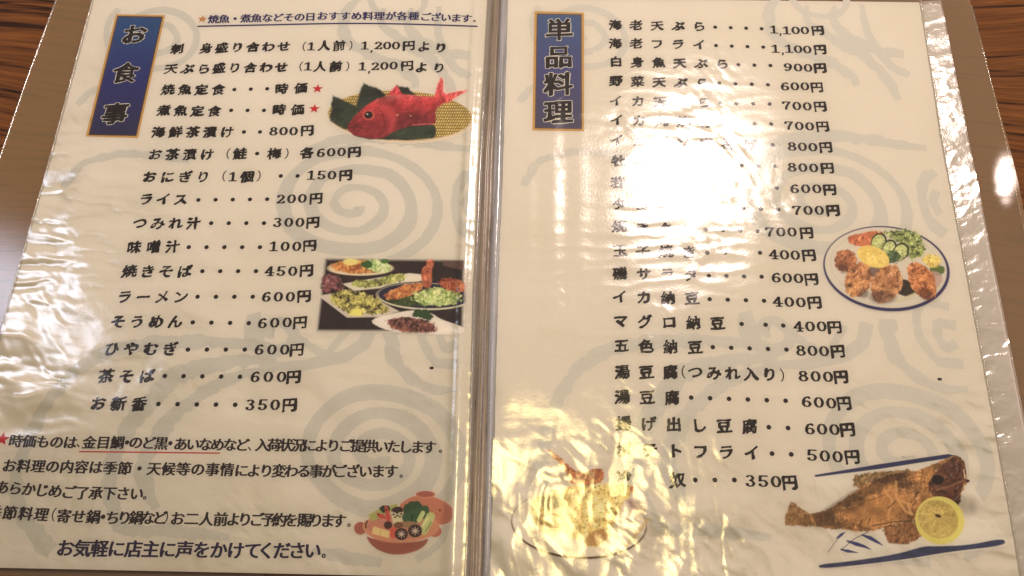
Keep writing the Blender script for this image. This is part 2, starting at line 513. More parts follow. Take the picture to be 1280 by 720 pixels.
def ribbon(parent, pts, wid, m, name, dz, ragged=0.0, seed=0, label=None, step=3.0, I=None):
    "a printed band along photo points, wid in metres (number or list)"
    P = np.array(pts, float)
    # Catmull-Rom resample
    Q = np.vstack([2 * P[0] - P[1], P, 2 * P[-1] - P[-2]]); out = []; ws = []
    wv = np.full(len(P), wid) if np.isscalar(wid) else np.array(wid, float)
    for i in range(len(P) - 1):
        L = np.hypot(*(P[i + 1] - P[i])); n = max(2, int(L / step))
        for j in range(n):
            t = j / n
            q = 0.5 * ((2 * Q[i + 1]) + (-Q[i] + Q[i + 2]) * t + (2 * Q[i] - 5 * Q[i + 1] + 4 * Q[i + 2] - Q[i + 3]) * t * t + (-Q[i] + 3 * Q[i + 1] - 3 * Q[i + 2] + Q[i + 3]) * t ** 3)
            out.append(q); ws.append(wv[i] + (wv[i + 1] - wv[i]) * t)
    out.append(P[-1]); ws.append(wv[-1]); out = np.array(out); ws = np.array(ws)
    X_, Y_ = on_sheet(out[:, 0], out[:, 1])
    return world_ribbon(parent, X_, Y_, ws, m, name, dz, ragged, seed, label, I)


def world_ribbon(parent, X_, Y_, ws, m, name, dz, ragged=0, seed=0, label=None, I=None):
    T = np.gradient(np.stack([X_, Y_], -1), axis=0); T /= np.linalg.norm(T, axis=1)[:, None] + 1e-12
    Nn = np.stack([-T[:, 1], T[:, 0]], -1)
    k = np.arange(len(X_))
    ws = ws * 1.45; l = ws * (0.5 + ragged * fbm(k * 0.33, k * 0 + seed, seed)); r = ws * (0.5 + ragged * fbm(k * 0.33, k * 0 + seed + 7, seed + 3))
    A = np.stack([X_, Y_], -1) + Nn * l[:, None]; B = np.stack([X_, Y_], -1) - Nn * r[:, None]
    own = I is None
    if own: I = Ink()
    b = len(I.v)
    for i in range(len(X_)):
        I.v.append((A[i][0], A[i][1], dz)); I.v.append((B[i][0], B[i][1], dz))
    I.f += [(b + 2 * i, b + 2 * i + 1, b + 2 * i + 3, b + 2 * i + 2) for i in range(len(X_) - 1)]
    if own: return I.build(name, m, parent, label)


# ---- watermark swirls (the same artwork is printed on both sheets) --------
def spiral(cx, cy, r0, r1, turns, a0, ys, n=90):
    t = np.linspace(0, 1, n); a = np.radians(a0) + t * turns * 2 * np.pi; r = r0 + (r1 - r0) * t
    return [(cx + r[i] * math.cos(a[i]), cy + ys * r[i] * math.sin(a[i])) for i in range(n)]


mm = 0.001
SW = [
    (spiral(442, 256, 8, 112, 3.15, 20, 0.70), np.interp(np.linspace(0, 1, 90), [0, .1, .3, .7, 1], [3.6 * mm, 3.0 * mm, 3.2 * mm, 5.2 * mm, 3.2 * mm])),
    (spiral(472, 568, 9, 108, 3.1, 20, 0.82), np.interp(np.linspace(0, 1, 90), [0, .1, .3, .7, 1], [4 * mm, 3.4 * mm, 3.6 * mm, 5.2 * mm, 4 * mm])),
    (spiral(345, 415, 4, 38, 1.3, 120, 0.85, 40) + [(330, 458), (380, 456), (430, 446), (455, 430), (466, 405)], 3.6 * mm),
    ([(345, 400), (400, 440), (420, 430), (438, 405)], 2.4 * mm),
    ([(492, 400), (490, 440), (505, 465), (535, 485), (575, 487)], [5 * mm, 5 * mm, 3.5 * mm, 3 * mm, 2 * mm]),
    ([(572, 385), (545, 378), (530, 395), (528, 425), (545, 452), (577, 455)], 2.8 * mm),
    ([(575, 408), (558, 405), (550, 418), (558, 434), (575, 430)], 3.0 * mm),
    ([(592, 215), (576, 228), (568, 255), (575, 280), (590, 296)], 3.4 * mm),
    ([(590, 240), (582, 256), (589, 272)], 3 * mm),
    ([(340, 436), (280, 428), (220, 428), (150, 436), (100, 460), (62, 500), (38, 545), (20, 590), (22, 630), (45, 668), (68, 690)], [3 * mm, 3.6 * mm, 5 * mm, 4.6 * mm, 3.8 * mm, 4 * mm, 4 * mm, 3.6 * mm, 3.8 * mm, 5 * mm, 5 * mm]),
    ([(345, 450), (280, 452), (225, 468), (185, 505), (155, 545), (138, 590), (142, 640), (158, 662), (220, 664), (290, 672)], [3 * mm, 5 * mm, 6 * mm, 6 * mm, 4.6 * mm, 4.5 * mm, 4.5 * mm, 3 * mm, 4 * mm, 2 * mm]),
    ([(345, 462), (290, 472), (235, 505), (200, 540), (180, 580), (184, 612), (198, 638)], [2 * mm, 4 * mm, 4.5 * mm, 5 * mm, 5 * mm, 4 * mm, 2 * mm]),
    ([(380, 190), (420, 176), (480, 172), (540, 180), (592, 186)], [2 * mm, 4 * mm, 5 * mm, 4 * mm, 2.4 * mm]),
    (spiral(505, -4, 10, 52, 1.2, 200, 0.8, 40), 2.6 * mm),
    ([(452, -6), (430, 20), (432, 48), (460, 66), (495, 78)], [2 * mm, 4.4 * mm, 4.4 * mm, 3 * mm, 2 * mm]),
    ([(480, 10), (478, 30), (505, 52), (535, 72), (560, 100), (568, 130)], [2 * mm, 3 * mm, 4.4 * mm, 4 * mm, 4 * mm, 2 * mm]),
    ([(515, 10), (510, 34), (545, 62), (590, 70)], [2 * mm, 3.4 * mm, 4.6 * mm, 3.4 * mm]),
    ([(548, 8), (548, 44), (565, 80), (590, 98)], [2 * mm, 3 * mm, 3 * mm, 3.2 * mm]),
    ([(455, 70), (490, 78), (515, 98), (522, 112)], [2 * mm, 4 * mm, 4 * mm, 2 * mm]),
    (spiral(196, 44, 5, 66, 2.4, 80, 0.72, 80), 2.7 * mm),
    ([(96, 130), (120, 112), (150, 108)], 2.6 * mm),
    ([(78, 235), (105, 205), (160, 192), (240, 200)], 2.8 * mm),
    ([(520, 700), (548, 680), (560, 652)], 2 * mm),
    ([(390, 688), (430, 696), (480, 704)], [2 * mm, 4 * mm, 2 * mm]),
]
ax_, ay_ = on_sheet(472, 568); bx_, by_ = on_sheet(1127, 567)
SHX, SHY = float(bx_ - ax_), float(by_ - ay_)
k = 0
LX = None
for side in (0, 1):
    for i, (pts, wd) in enumerate(SW):
        P = np.array(pts, float)
        if len(P) < 30:   # smooth short hand-traced paths
            Q = np.vstack([2 * P[0] - P[1], P, 2 * P[-1] - P[-2]]); out = []; ws = []
            wv = np.full(len(P), wd) if np.isscalar(wd) else np.array(wd, float)
            for a in range(len(P) - 1):
                n = max(3, int(np.hypot(*(P[a + 1] - P[a])) / 3))
                for j in range(n):
                    t = j / n
                    out.append(0.5 * ((2 * Q[a + 1]) + (-Q[a] + Q[a + 2]) * t + (2 * Q[a] - 5 * Q[a + 1] + 4 * Q[a + 2] - Q[a + 3]) * t * t + (-Q[a] + 3 * Q[a + 1] - 3 * Q[a + 2] + Q[a + 3]) * t ** 3))
                    ws.append(wv[a] + (wv[a + 1] - wv[a]) * t)
            P = np.array(out); W_ = np.array(ws)
        else:
            W_ = np.full(len(P), wd) if np.isscalar(wd) else np.array(wd)
        X_, Y_ = on_sheet(P[:, 0], P[:, 1])
        X_ = X_ + SHX * side; Y_ = Y_ + SHY * side
        world_ribbon(sheets[side], X_, Y_, W_, M_SWIRL2 if side else M_SWIRL, 'swirl_band', 0.00002 + 0.0000008 * i, 0.24, i)

# ---- heading panels -----------------------------------------------------
def panel_mat():
    m, nt, p, out = mat('blue_panel_print'); L = nt.links.new
    a = N(nt, 'ShaderNodeAttribute', attribute_name='print')
    L(a.outputs['Color'], p.inputs['Base Color']); p.inputs['Roughness'].default_value = 0.5
    return m


M_PANEL = panel_mat()


def quad_grid(c, n=24, mrows=40):
    (ax, ay), (bx, by), (cx, cy), (dx, dy) = c   # TL TR BR BL
    u = np.linspace(0, 1, n)[None, :]; v = np.linspace(0, 1, mrows)[:, None]
    PX = (ax * (1 - u) + bx * u) * (1 - v) + (dx * (1 - u) + cx * u) * v
    PY = (ay * (1 - u) + by * u) * (1 - v) + (dy * (1 - u) + cy * u) * v
    return PX, PY, u + 0 * v, v + 0 * u


def panel(parent, outer, inner, chars, em, nm):
    PX, PY, u, v = quad_grid(outer); X_, Y_ = on_sheet(PX, PY)
    grid_obj('panel_border', X_, Y_, paper_z(X_, Y_) + 0.00006, M_GOLD, parent)
    PX, PY, u, v = quad_grid(inner, 24, 60); X_, Y_ = on_sheet(PX, PY)
    top = lin((12, 78, 140)); mid = lin((6, 30, 122)); bot = lin((16, 10, 78))
    vv_ = v[..., None]
    colr = np.where(vv_ < .5, top + (mid - top) * vv_ * 2, mid + (bot - mid) * (vv_ - .5) * 2) * (1 + 0.12 * fbm(u * 3, v * 9, 3)[..., None])
    edge = (u < .03) | (u > .97) | (v < .008) | (v > .99)
    colr = np.where(edge[..., None], lin((70, 40, 30)), colr)
    grid_obj('heading_panel', X_, Y_, paper_z(X_, Y_) + 0.00010, M_PANEL, parent, label=nm,
             attrs={'print': np.concatenate([colr, np.ones_like(colr[..., :1])], -1)})
    for ch, px, py in chars:
        x, y = on_sheet(px, py)
        I = Ink(); add_char(I, ch, float(x), float(y), em, (1, 0), nib_shape(.066, .052, .4), 0.00014, 0.006, 0.08)
        I.build('heading_outline', M_WHITE, parent)
        I = Ink(); add_char(I, ch, float(x), float(y), em, (1, 0), nib_shape(.040, .022, .5), 0.00018, 0.006, 0.08)
        I.build('heading_character', M_BLACK, parent)


panel(sheets[0], [(145, 18), (206.5, 19), (172.5, 172.5), (107, 170.5)], [(147, 20), (203.5, 21), (170.5, 170), (110.5, 169)],
      [('お', 168, 43), ('食', 157, 91), ('事', 144, 142)], 0.0130, 'blue gradient heading panel with gold rim')
panel(sheets[1], [(668, 14), (730, 16), (730, 164), (665.5, 163)], [(671, 17), (727, 18), (727.5, 161.5), (668.5, 160.5)],
      [('単', 699, 37), ('品', 698.5, 71), ('料', 698, 105), ('理', 698, 140)], 0.0145, 'blue gradient heading panel with gold rim')

# ---- left sheet lettering -----------------------------------------------
LROWS = [
    [('刺', 222, 61), ('身盛り合わせ', 258, 60, 355, 58), ('(', 381, 58), ('1', 389, 58), ('人前', 405, 57, 424, 57), (')', 438, 57), ('1', 456, 57), (',', 465, 59), ('200', 473, 57, 495, 57), ('円', 511, 57), ('より', 530, 58, 551, 60)],
    [('天ぷら', 214, 86, 255, 86), ('盛り合わせ', 274, 85, 352, 84), ('(', 377, 83), ('1', 385, 83), ('人前', 400, 83, 420, 83), (')', 434, 83), ('1', 453, 83), (',', 462, 85), ('200', 469, 83, 492, 82), ('円', 509, 82), ('より', 527, 84, 549, 85)],
    [('焼魚定食', 210, 112, 273, 112), ('・・・', 293, 112, 334, 111), ('時価', 352, 111, 376, 110)],
    [('煮魚定食', 205, 138, 268, 139), ('・・・', 289, 138, 330, 138), ('時価', 349, 137, 372, 137)],
    [('海鮮茶漬け', 198, 165, 284, 165), ('・・', 305, 165, 325, 165), ('800', 342, 164, 367, 164), ('円', 384, 163)],
    [('お茶漬け', 194, 193, 259, 193), ('(', 286, 192), ('鮭・梅', 300, 192, 343, 192), (')', 358, 192), ('各', 384, 191), ('600', 401, 191, 427, 190), ('円', 443, 190)],
    [('おにぎり', 187, 221, 254, 221), ('(', 281, 220), ('1', 291, 221), ('個', 309, 221), (')', 323, 220), ('・・', 351, 220, 372, 220), ('150', 389, 219, 415, 219), ('円', 432, 219)],
    [('ライス', 183, 249, 226, 249), ('・・・・・', 248, 250, 334, 249), ('200', 351, 249, 378, 248), ('円', 395, 248)],
    [('つみれ汁', 175, 279, 242, 279), ('・・・・', 264, 279, 330, 279), ('300', 347, 278, 375, 278), ('円', 391, 278)],
    [('味噌汁', 168, 309, 216, 308), ('・・・・・', 236, 309, 325, 309), ('100', 342, 308, 371, 308), ('円', 387, 307)],
    [('焼きそば', 162, 339, 231, 339), ('・・・・', 253, 339, 320, 339), ('450', 337, 339, 366, 339), ('円', 383, 338)],
    [('ラーメン', 156, 371, 226, 371), ('・・・・', 247, 371, 316, 371), ('600', 333, 371, 363, 371), ('円', 380, 370)],
    [('そうめん', 148, 402, 219, 402), ('・・・・', 241, 403, 311, 404), ('600', 328, 404, 359, 403), ('円', 375, 403)],
    [('ひやむぎ', 140, 436, 213, 436), ('・・・・', 235, 437, 306, 437), ('600', 324, 437, 356, 437), ('円', 371, 437)],
    [('茶そば', 133, 470, 184, 470), ('・・・・・', 206, 470, 300, 471), ('600', 319, 471, 352, 471), ('円', 367, 471)],
    [('お新香', 123, 504, 174, 505), ('・・・・・', 198, 505, 294, 506), ('350', 313, 506, 344, 506), ('円', 362, 506)],
]
for r in LROWS:
    text_row(r, 0.0066, M_BLACK, sheets[0])

text_row([('焼魚・煮魚などその日', 267, 24, 388, 21), ('おすすめ料理が各種', 403, 20, 517, 20), ('ございます', 532, 21, 583, 23), ('。', 595, 23)],
         0.0058, M_NAVY, sheets[0], MINCHO, 0, 0, name='printed_note')
text_row([('時価ものは', 20, 551, 88, 553), ('、', 102, 552), ('金目鯛', 112, 553, 147, 553), ('・', 159, 553), ('のど黒', 170, 553, 202, 554), ('・', 213, 554), ('あいなめなど', 226, 555, 303, 556), ('、', 316, 556),
          ('入荷状況により', 328, 556, 417, 557), ('ご提供いたします', 432, 557, 537, 559), ('。', 553, 559)],
         0.0060, M_DARK, sheets[0], MINCHO, 0, 0, name='printed_note')
text_row([('お料理の内容は', 12, 582, 120, 584), ('季節・天候等の事情', 138, 585, 284, 587), ('により変わる事が', 302, 588, 411, 589), ('ございます', 425, 589, 489, 589), ('。', 504, 590)],
         0.0060, M_DARK, sheets[0], MINCHO, 0, 0, name='printed_note')
text_row([('あらかじめご', 3, 609, 86, 615), ('了承下さい', 103, 616, 171, 617), ('。', 184, 617)], 0.0060, M_DARK, sheets[0], MINCHO, 0, 0, name='printed_note')
text_row([('季節料理', -7, 640, 52, 643), ('(', 68, 643), ('寄せ鍋', 80, 645, 117, 646), ('・', 129, 646), ('ちり鍋など', 141, 647, 200, 647), (')', 207, 647), ('お二人前', 222, 648, 276, 649), ('よりご予約を', 292, 649, 364, 650), ('賜ります', 381, 650, 424, 651), ('。', 439, 651)],
         0.0060, M_DARK, sheets[0], MINCHO, 0, 0, name='printed_note')
text_row([('お気軽に店主に声をかけて', 82, 685, 316, 688), ('ください', 333, 688, 391, 688), ('。', 408, 688)], 0.0072, ink('blue_black_ink', (0.012, 0.009, 0.06)), sheets[0], nib_shape(.040, .018, 0), 0, 0, name='printed_note')


def star(parent, px, py, r, m, name='star'):
    x, y = on_sheet(px, py); I = Ink()
    P = [(x, y)] + [(x + (r if i % 2 == 0 else r * .42) * math.sin(i * math.pi / 5), y + (r if i % 2 == 0 else r * .42) * math.cos(i * math.pi / 5)) for i in range(10)]
    I.poly(P, [(0, i + 1, (i + 1) % 10 + 1) for i in range(10)], 0.00009); I.build(name, m, parent)


star(sheets[0], 253, 24, 0.0026, M_OCHRE); star(sheets[0], 397, 111, 0.0028, M_RED); star(sheets[0], 393, 136, 0.0028, M_RED); star(sheets[0], 3, 549, 0.0032, M_RED)
ribbon(sheets[0], [(247, 33), (320, 31.5), (420, 29.5), (500, 30), (597, 33)], 0.0006, M_NAVY, 'underline', 0.00009)
ribbon(sheets[0], [(99, 564.5), (190, 565.5), (275, 566.5)], 0.00035, M_RED, 'underline', 0.00009)
ribbon(sheets[0], [(537, 460), (542, 460)], 0.0008, M_BLACK, 'printed_dash', 0.00009)
ribbon(sheets[1], [(1172, 474), (1177, 474)], 0.0008, M_BLACK, 'printed_dash', 0.00009)

# ---- right sheet lettering ----------------------------------------------
RROWS = [
    [('海老天ぷら', 769, 31, 874, 33), ('・・・・', 894, 34, 952, 36), ('1', 967, 37), (',', 975, 38), ('100', 983, 38, 1006, 38), ('円', 1022, 38)],
    [('海老フライ', 769, 54, 874, 56), ('・・・・', 895, 57, 954, 59), ('1', 969, 61), (',', 978, 62), ('100', 986, 61, 1009, 62), ('円', 1025, 62)],
    [('白身魚天ぷら', 770, 77, 903, 80), ('・・・', 923, 81, 963, 82), ('900', 985, 84, 1010, 85), ('円', 1025, 85)],
    [('野菜天ぷら', 770, 101, 878, 104), ('・・・・', 899, 104, 960, 106), ('600', 981, 108, 1006, 108), ('円', 1021, 109)],
    [('イカ天ぷら', 770, 126, 880, 128), ('・・・・', 900, 129, 962, 130), ('700', 983, 132, 1009, 133), ('円', 1025, 133)],
    [('イカ丸焼き', 771, 150, 882, 153), ('・・・・', 902, 154, 964, 155), ('700', 986, 157, 1012, 158), ('円', 1028, 158)],
    [('イカゲソ唐揚げ', 771, 175, 938, 181), ('・', 966, 181), ('800', 990, 183, 1016, 184), ('円', 1032, 184)],
    [('牡蠣フライ', 773, 201, 884, 205), ('・・・・', 906, 206, 969, 208), ('800', 990, 209, 1017, 210), ('円', 1034, 210)],
    [('若鶏唐揚げ', 772, 228, 885, 233), ('・・・・', 908, 233, 971, 235), ('600', 993, 236, 1021, 236), ('円', 1037, 237)],
    [('タコ唐揚げ', 774, 255, 887, 259), ('・・・・', 908, 260, 973, 262), ('700', 996, 263, 1024, 263), ('円', 1041, 263)],
    [('焼きタコ', 774, 283, 861, 287), ('・・・・', 882, 287, 947, 289), ('700', 962, 290, 990, 290), ('円', 1008, 291)],
    [('玉子焼き', 775, 313, 861, 315), ('・・・・', 884, 316, 950, 316), ('400', 967, 318, 994, 319), ('円', 1011, 319)],
    [('磯サラダ', 775, 342, 864, 343), ('・・・・', 886, 345, 952, 346), ('600', 970, 347, 998, 348), ('円', 1014, 349)],
    [('イカ納豆', 775, 371, 865, 373), ('・・・・', 887, 374, 955, 376), ('400', 972, 377, 1001, 378), ('円', 1018, 378)],
    [('マグロ納豆', 776, 401, 897, 404), ('・', 927, 405), ('・・', 957, 406, 979, 407), ('400', 998, 408, 1027, 408), ('円', 1043, 409)],
    [('五色納豆', 777, 432, 869, 434), ('・・・・・', 891, 434, 983, 437), ('800', 1001, 438, 1030, 439), ('円', 1047, 439)],
    [('湯豆腐', 778, 465, 838, 465), ('(', 855, 465), ('つみれ入り', 869, 465, 962, 468), (')', 977, 469), ('800', 1004, 470, 1035, 471), ('円', 1051, 471)],
    [('湯豆腐', 778, 496, 840, 497), ('・・・・・・', 864, 497, 982, 501), ('600', 1008, 502, 1039, 504), ('円', 1055, 504)],
    [('揚げ出し豆腐', 779, 529, 937, 533), ('・・', 961, 534, 985, 535), ('600', 1012, 536, 1043, 537), ('円', 1059, 537)],
    [('ポテトフライ', 780, 562, 940, 566), ('・・', 965, 567, 989, 568), ('500', 1015, 569, 1047, 571), ('円', 1065, 571)],
    [('冷', 780, 597), ('奴', 847, 600), ('・・・', 869, 600, 918, 600), ('350', 938, 601, 970, 602), ('円', 987, 603)],
]
for r in RROWS:
    text_row(r, 0.0066, M_BLACK, sheets[1], numxs=1.2)

# ------------------------------------------------------------------ printed food pictures
class Pic:
    def __init__(s, x0, y0, x1, y1, res=1.7):
        nx = int((x1 - x0) * res); ny = int((y1 - y0) * res)
        s.X, s.Y = np.meshgrid(np.linspace(x0, x1, nx), np.linspace(y0, y1, ny))
        s.C = np.zeros(s.X.shape + (3,)); s.A = np.zeros(s.X.shape)
    def put(s, mask, col, a=1.0):
        c = np.asarray(col, float)
        if c.ndim == 1: c = lin(c)[None, None, :]
        m = np.clip(mask * a, 0, 1)
        na = m + s.A * (1 - m)
        s.C = np.where(na[..., None] > 1e-6, (c * m[..., None] + s.C * (s.A * (1 - m))[..., None]) / np.maximum(na, 1e-6)[..., None], s.C)
        s.A = na
    def ell(s, cx, cy, rx, ry, rot=0, soft=1.0, rag=0.0, sc=0.2, seed=0):
        c, n = math.cos(math.radians(rot)), math.sin(math.radians(rot))
        u = (s.X - cx) * c + (s.Y - cy) * n; v = -(s.X - cx) * n + (s.Y - cy) * c
        d = np.sqrt((u / rx) ** 2 + (v / ry) ** 2) - 1
        d = d + rag * fbm(s.X * sc, s.Y * sc, seed + 11)
        return np.clip(0.5 - d * min(rx, ry) / soft, 0, 1)
    def pol(s, pts, soft=1.0, rag=0.0, sc=0.2, seed=0):
        P = np.array(pts, float); X_, Y_ = s.X, s.Y
        if len(P) >= 8:            # organic outlines: round the traced corners
            for _ in range(2):
                Q = np.roll(P, -1, axis=0); P = np.stack([P * .78 + Q * .22, P * .22 + Q * .78], 1).reshape(-1, 2)
        if rag: X_ = X_ + rag * fbm(s.X * sc, s.Y * sc, seed + 21); Y_ = Y_ + rag * fbm(s.X * sc, s.Y * sc, seed + 31)
        ins = np.zeros(s.X.shape, bool); dm = np.full(s.X.shape, 1e9)
        for i in range(len(P)):
            a, b = P[i], P[(i + 1) % len(P)]; e = b - a
            t = np.clip(((X_ - a[0]) * e[0] + (Y_ - a[1]) * e[1]) / (e @ e + 1e-12), 0, 1)
            dm = np.minimum(dm, np.hypot(X_ - a[0] - t * e[0], Y_ - a[1] - t * e[1]))
            cr = ((a[1] > Y_) != (b[1] > Y_)) & (X_ < (b[0] - a[0]) * (Y_ - a[1]) / (b[1] - a[1] + 1e-12) + a[0])
            ins ^= cr
        return np.clip(0.5 + np.where(ins, dm, -dm) / soft, 0, 1)
    def line(s, pts, wd, soft=0.8):
        P = np.array(pts, float); W_ = np.full(len(P), wd) if np.isscalar(wd) else np.array(wd, float)
        best = np.full(s.X.shape, -1e9)
        for i in range(len(P) - 1):
            a, b = P[i], P[i + 1]; e = b - a
            t = np.clip(((s.X - a[0]) * e[0] + (s.Y - a[1]) * e[1]) / (e @ e + 1e-12), 0, 1)
            best = np.maximum(best, (W_[i] + (W_[i + 1] - W_[i]) * t) / 2 - np.hypot(s.X - a[0] - t * e[0], s.Y - a[1] - t * e[1]))
        return np.clip(0.5 + best / soft, 0, 1)
    def tex(s, c0, c1, sc=0.3, seed=0, sx=1.0, sy=1.0, o=5, k=1.3, bias=0.0, relief=1.0):
        f = np.clip(0.5 + bias + k * 0.34 * fbm(s.X * sc * sx, s.Y * sc * sy, seed, o) + k * 0.30 * fbm(s.X * sc * sx * .3, s.Y * sc * sy * .35, seed + 5, 2), 0, 1)[..., None]
        g = 1.3
        rx_ = s.X * .8 + s.Y * .6 + 5 * fbm(s.X * .12, s.Y * .12, seed + 70, 2); ry_ = s.Y * .8 - s.X * .6 + 5 * fbm(s.X * .12, s.Y * .12, seed + 71, 2)
        rel = fbm(rx_ * .22, ry_ * .3, seed + 50, 5) - fbm((rx_ + g * 1.4) * .22, ry_ * .3, seed + 50, 5)
        rel = rel * 1.1
        fine = fbm(s.X * 1.1, s.Y * 1.1, seed + 60, 2)
        out = (lin(c0) * (1 - f) + lin(c1) * f) * np.clip(1 + relief * (0.85 * rel + .18 * fine), .25, 1.9)[..., None]
        return out + (relief * .22 * np.clip(rel - .28, 0, 1) ** 1.0)[..., None]
    def build(s, parent, label, dz=0.00012):
        X_, Y_ = on_sheet(s.X, s.Y)
        a = s.A; keep = np.maximum(np.maximum(a[:-1, :-1], a[1:, 1:]), np.maximum(a[1:, :-1], a[:-1, 1:])) > 0.02
        tint = np.array([0.83, 0.77, 0.70])
        lum = s.C @ np.array([.3, .59, .11]); C_ = np.clip((s.C * .84 + lum[..., None] * .16) / tint, 0, 0.95)
        return grid_obj('food_picture', X_, Y_, paper_z(X_, Y_) + dz, M_PRINT, parent, keep, label,
                        {'print': np.concatenate([C_, np.clip(a, 0, 1)[..., None]], -1)})


def Z1(x, y): return (400 + x / 6.4, 90 + y / 6.4)      # coordinates read off enlargements of the photo
def Z(f, pts): return [f(*p) for p in pts]


# red fish on a basket
p = Pic(404, 92, 596, 184, 2.2)
bk = p.ell(*Z1(640, 350), 90, 31, 2, 1.0)
p.put(p.ell(*Z1(650, 362), 91, 32, 2, 2.0), (214, 190, 160), .8)
weave = (np.sin((p.X + p.Y * 0.45) * 2.1) > 0.05) & (np.sin(p.Y * 1.75 + 0.3 * np.sin(p.X * 1.2)) > -0.35)
wc = np.where(weave[..., None], lin((226, 202, 104)), lin((142, 112, 40)))
p.put(bk, wc * (1 + .2 * fbm(p.X * .15, p.Y * .15, 4)[..., None]))
dk = p.tex((20, 28, 22), (58, 74, 54), .12, 3, sx=.4, relief=.3)
p.put(p.pol(Z(Z1, [(100, 185), (190, 225), (280, 270), (400, 330), (330, 480), (200, 460), (78, 390)]), 2.5, 1.2), dk)
p.put(p.pol(Z(Z1, [(345, 90), (480, 140), (530, 185), (470, 260), (330, 320), (285, 270)]), 2.5, 1), dk)
p.put(p.pol(Z(Z1, [(620, 110), (700, 125), (770, 185), (640, 190)]), 2.0, 1), dk)
p.put(p.pol(Z(Z1, [(240, 480), (500, 440), (760, 425), (915, 420), (930, 470), (925, 540), (500, 545), (300, 530)]), 1.6, 1), dk)
red = p.tex((140, 18, 28), (206, 46, 54), .09, 8, k=1.9, relief=.45)
uu = (p.Y - (122 + (p.X - 480) * -.06)) / 26
red = red * (1.12 - .62 * sst(.1, 1.4, uu))[..., None] + (0.16 * np.exp(-((uu + .05) / .22) ** 2) * (.6 + .4 * vn(p.X * .2, p.Y * .3, 2)))[..., None] * np.array([1, .55, .5])
p.put(p.pol(Z(Z1, [(905, 230), (930, 130), (970, 30), (990, 80), (985, 180), (1080, 160), (1200, 140), (1100, 195), (1030, 245), (990, 250), (935, 290)]), 2.2, .6), p.tex((190, 50, 55), (228, 86, 84), .2, 2))
p.put(p.pol(Z(Z1, [(530, 190), (575, 145), (615, 100), (650, 170), (700, 190)]), 2.0, .6), p.tex((196, 30, 50), (224, 70, 80), .2, 2))
p.put(p.pol(Z(Z1, [(215, 455), (240, 395), (300, 330), (380, 260), (480, 205), (620, 180), (760, 185), (900, 205), (1000, 190), (1010, 240), (945, 275), (920, 330), (930, 400), (900, 425), (740, 430), (600, 470), (500, 535), (360, 530), (260, 505)]), 1.4, .6), red)
p.put(p.pol(Z(Z1, [(440, 270), (540, 260), (600, 300), (620, 370), (580, 470), (540, 500), (560, 400), (530, 320)]), 5), (206, 60, 68), .55)
p.put(p.line(Z(Z1, [(500, 330), (525, 400), (510, 470), (470, 510)]), 1.4, 1.5), (110, 10, 20), .7)
p.put(p.line(Z(Z1, [(640, 350), (760, 360), (880, 380)]), 2, 3), (120, 16, 30), .5)
p.put(p.line(Z(Z1, [(225, 450), (290, 435), (350, 455)]), 1.1, 1.2), (90, 6, 16), .9)
p.put(p.line(Z(Z1, [(740, 425), (860, 415), (900, 418)]), 1.2, 1), (226, 90, 90), .8)
p.put(p.ell(*Z1(390, 345), 7.8, 6.6), (196, 70, 56)); p.put(p.ell(*Z1(388, 345), 5.2, 4.6), (20, 12, 14)); p.put(p.ell(*Z1(378, 338), 1.1, .9), (230, 190, 180))
p.put(p.ell(*Z1(620, 345), 1.2, 1.0), (240, 170, 120), .8); p.put(p.ell(*Z1(725, 352), 1.2, 1.0), (240, 150, 110), .7)
p.build(sheets[0], 'printed picture of a red fish on dark leaves and a yellow basket')


# dinner spread on a dark table
def Z2(x, y): return (390 + x / 6.4, 312 + y / 6.4)
p = Pic(394, 318, 584, 422, 2.2)
fr_ = p.pol(Z(Z2, [(110, 75), (1215, 85), (1205, 610), (1190, 655), (40, 650)]), 5.0)
p.put(fr_, p.tex((22, 12, 20), (48, 30, 34), .06, 1, relief=.1))
salad = p.tex((62, 70, 24), (196, 196, 98), .42, 5, k=1.87)
orange = p.tex((158, 78, 24), (236, 168, 66), .35, 6, k=1.58)
p.put(p.pol(Z(Z2, [(1040, 90), (1215, 90), (1210, 165), (1050, 130)]), 2), (96, 66, 62))
p.put(p.ell(*Z2(388, 150), 41, 9.2), (224, 206, 170)); p.put(p.ell(*Z2(388, 158), 41, 9), (18, 12, 20), .0)
p.put(p.ell(*Z2(385, 138), 37, 8.5, 0, 1, .12), orange)
p.put(p.ell(*Z2(310, 100), 10, 4, 0, 1, .2), (220, 206, 110)); p.put(p.ell(*Z2(530, 130), 16, 8, 10, 1, .25), p.tex((110, 160, 60), (230, 236, 170), .5, 9))
p.put(p.ell(*Z2(440, 118), 8, 4.5, 0, 1, .3), (46, 92, 26)); p.put(p.ell(*Z2(580, 95), 6, 3, 0, 1, .3), (60, 110, 40))
p.put(p.pol(Z(Z2, [(240, 275), (600, 215), (780, 190), (880, 200), (880, 250), (640, 300), (340, 330)]), 1.5), (222, 212, 190))
p.put(p.pol(Z(Z2, [(310, 300), (330, 245), (480, 245), (620, 205), (740, 190), (760, 240), (600, 285), (440, 305)]), 1.5, 2, .3), salad)
p.put(p.ell(*Z2(900, 370), 61, 17.5, 2), (30, 28, 62)); p.put(p.ell(*Z2(910, 362), 59, 16.5, 2), (206, 200, 172), .0)
p.put(p.ell(*Z2(900, 375), 60, 17, 2) - p.ell(*Z2(900, 370), 58.5, 15.6, 2), (214, 206, 176), 1.0)
p.put(p.ell(*Z2(780, 410), 30, 6.5, 3, 1, .2, .4), p.tex((18, 36, 14), (70, 96, 34), .5, 3, k=1.73))
p.put(p.ell(*Z2(740, 335), 25, 7.5, -16, 1, .2, .25), p.tex((150, 66, 20), (234, 160, 70), .4, 12, k=1.44))
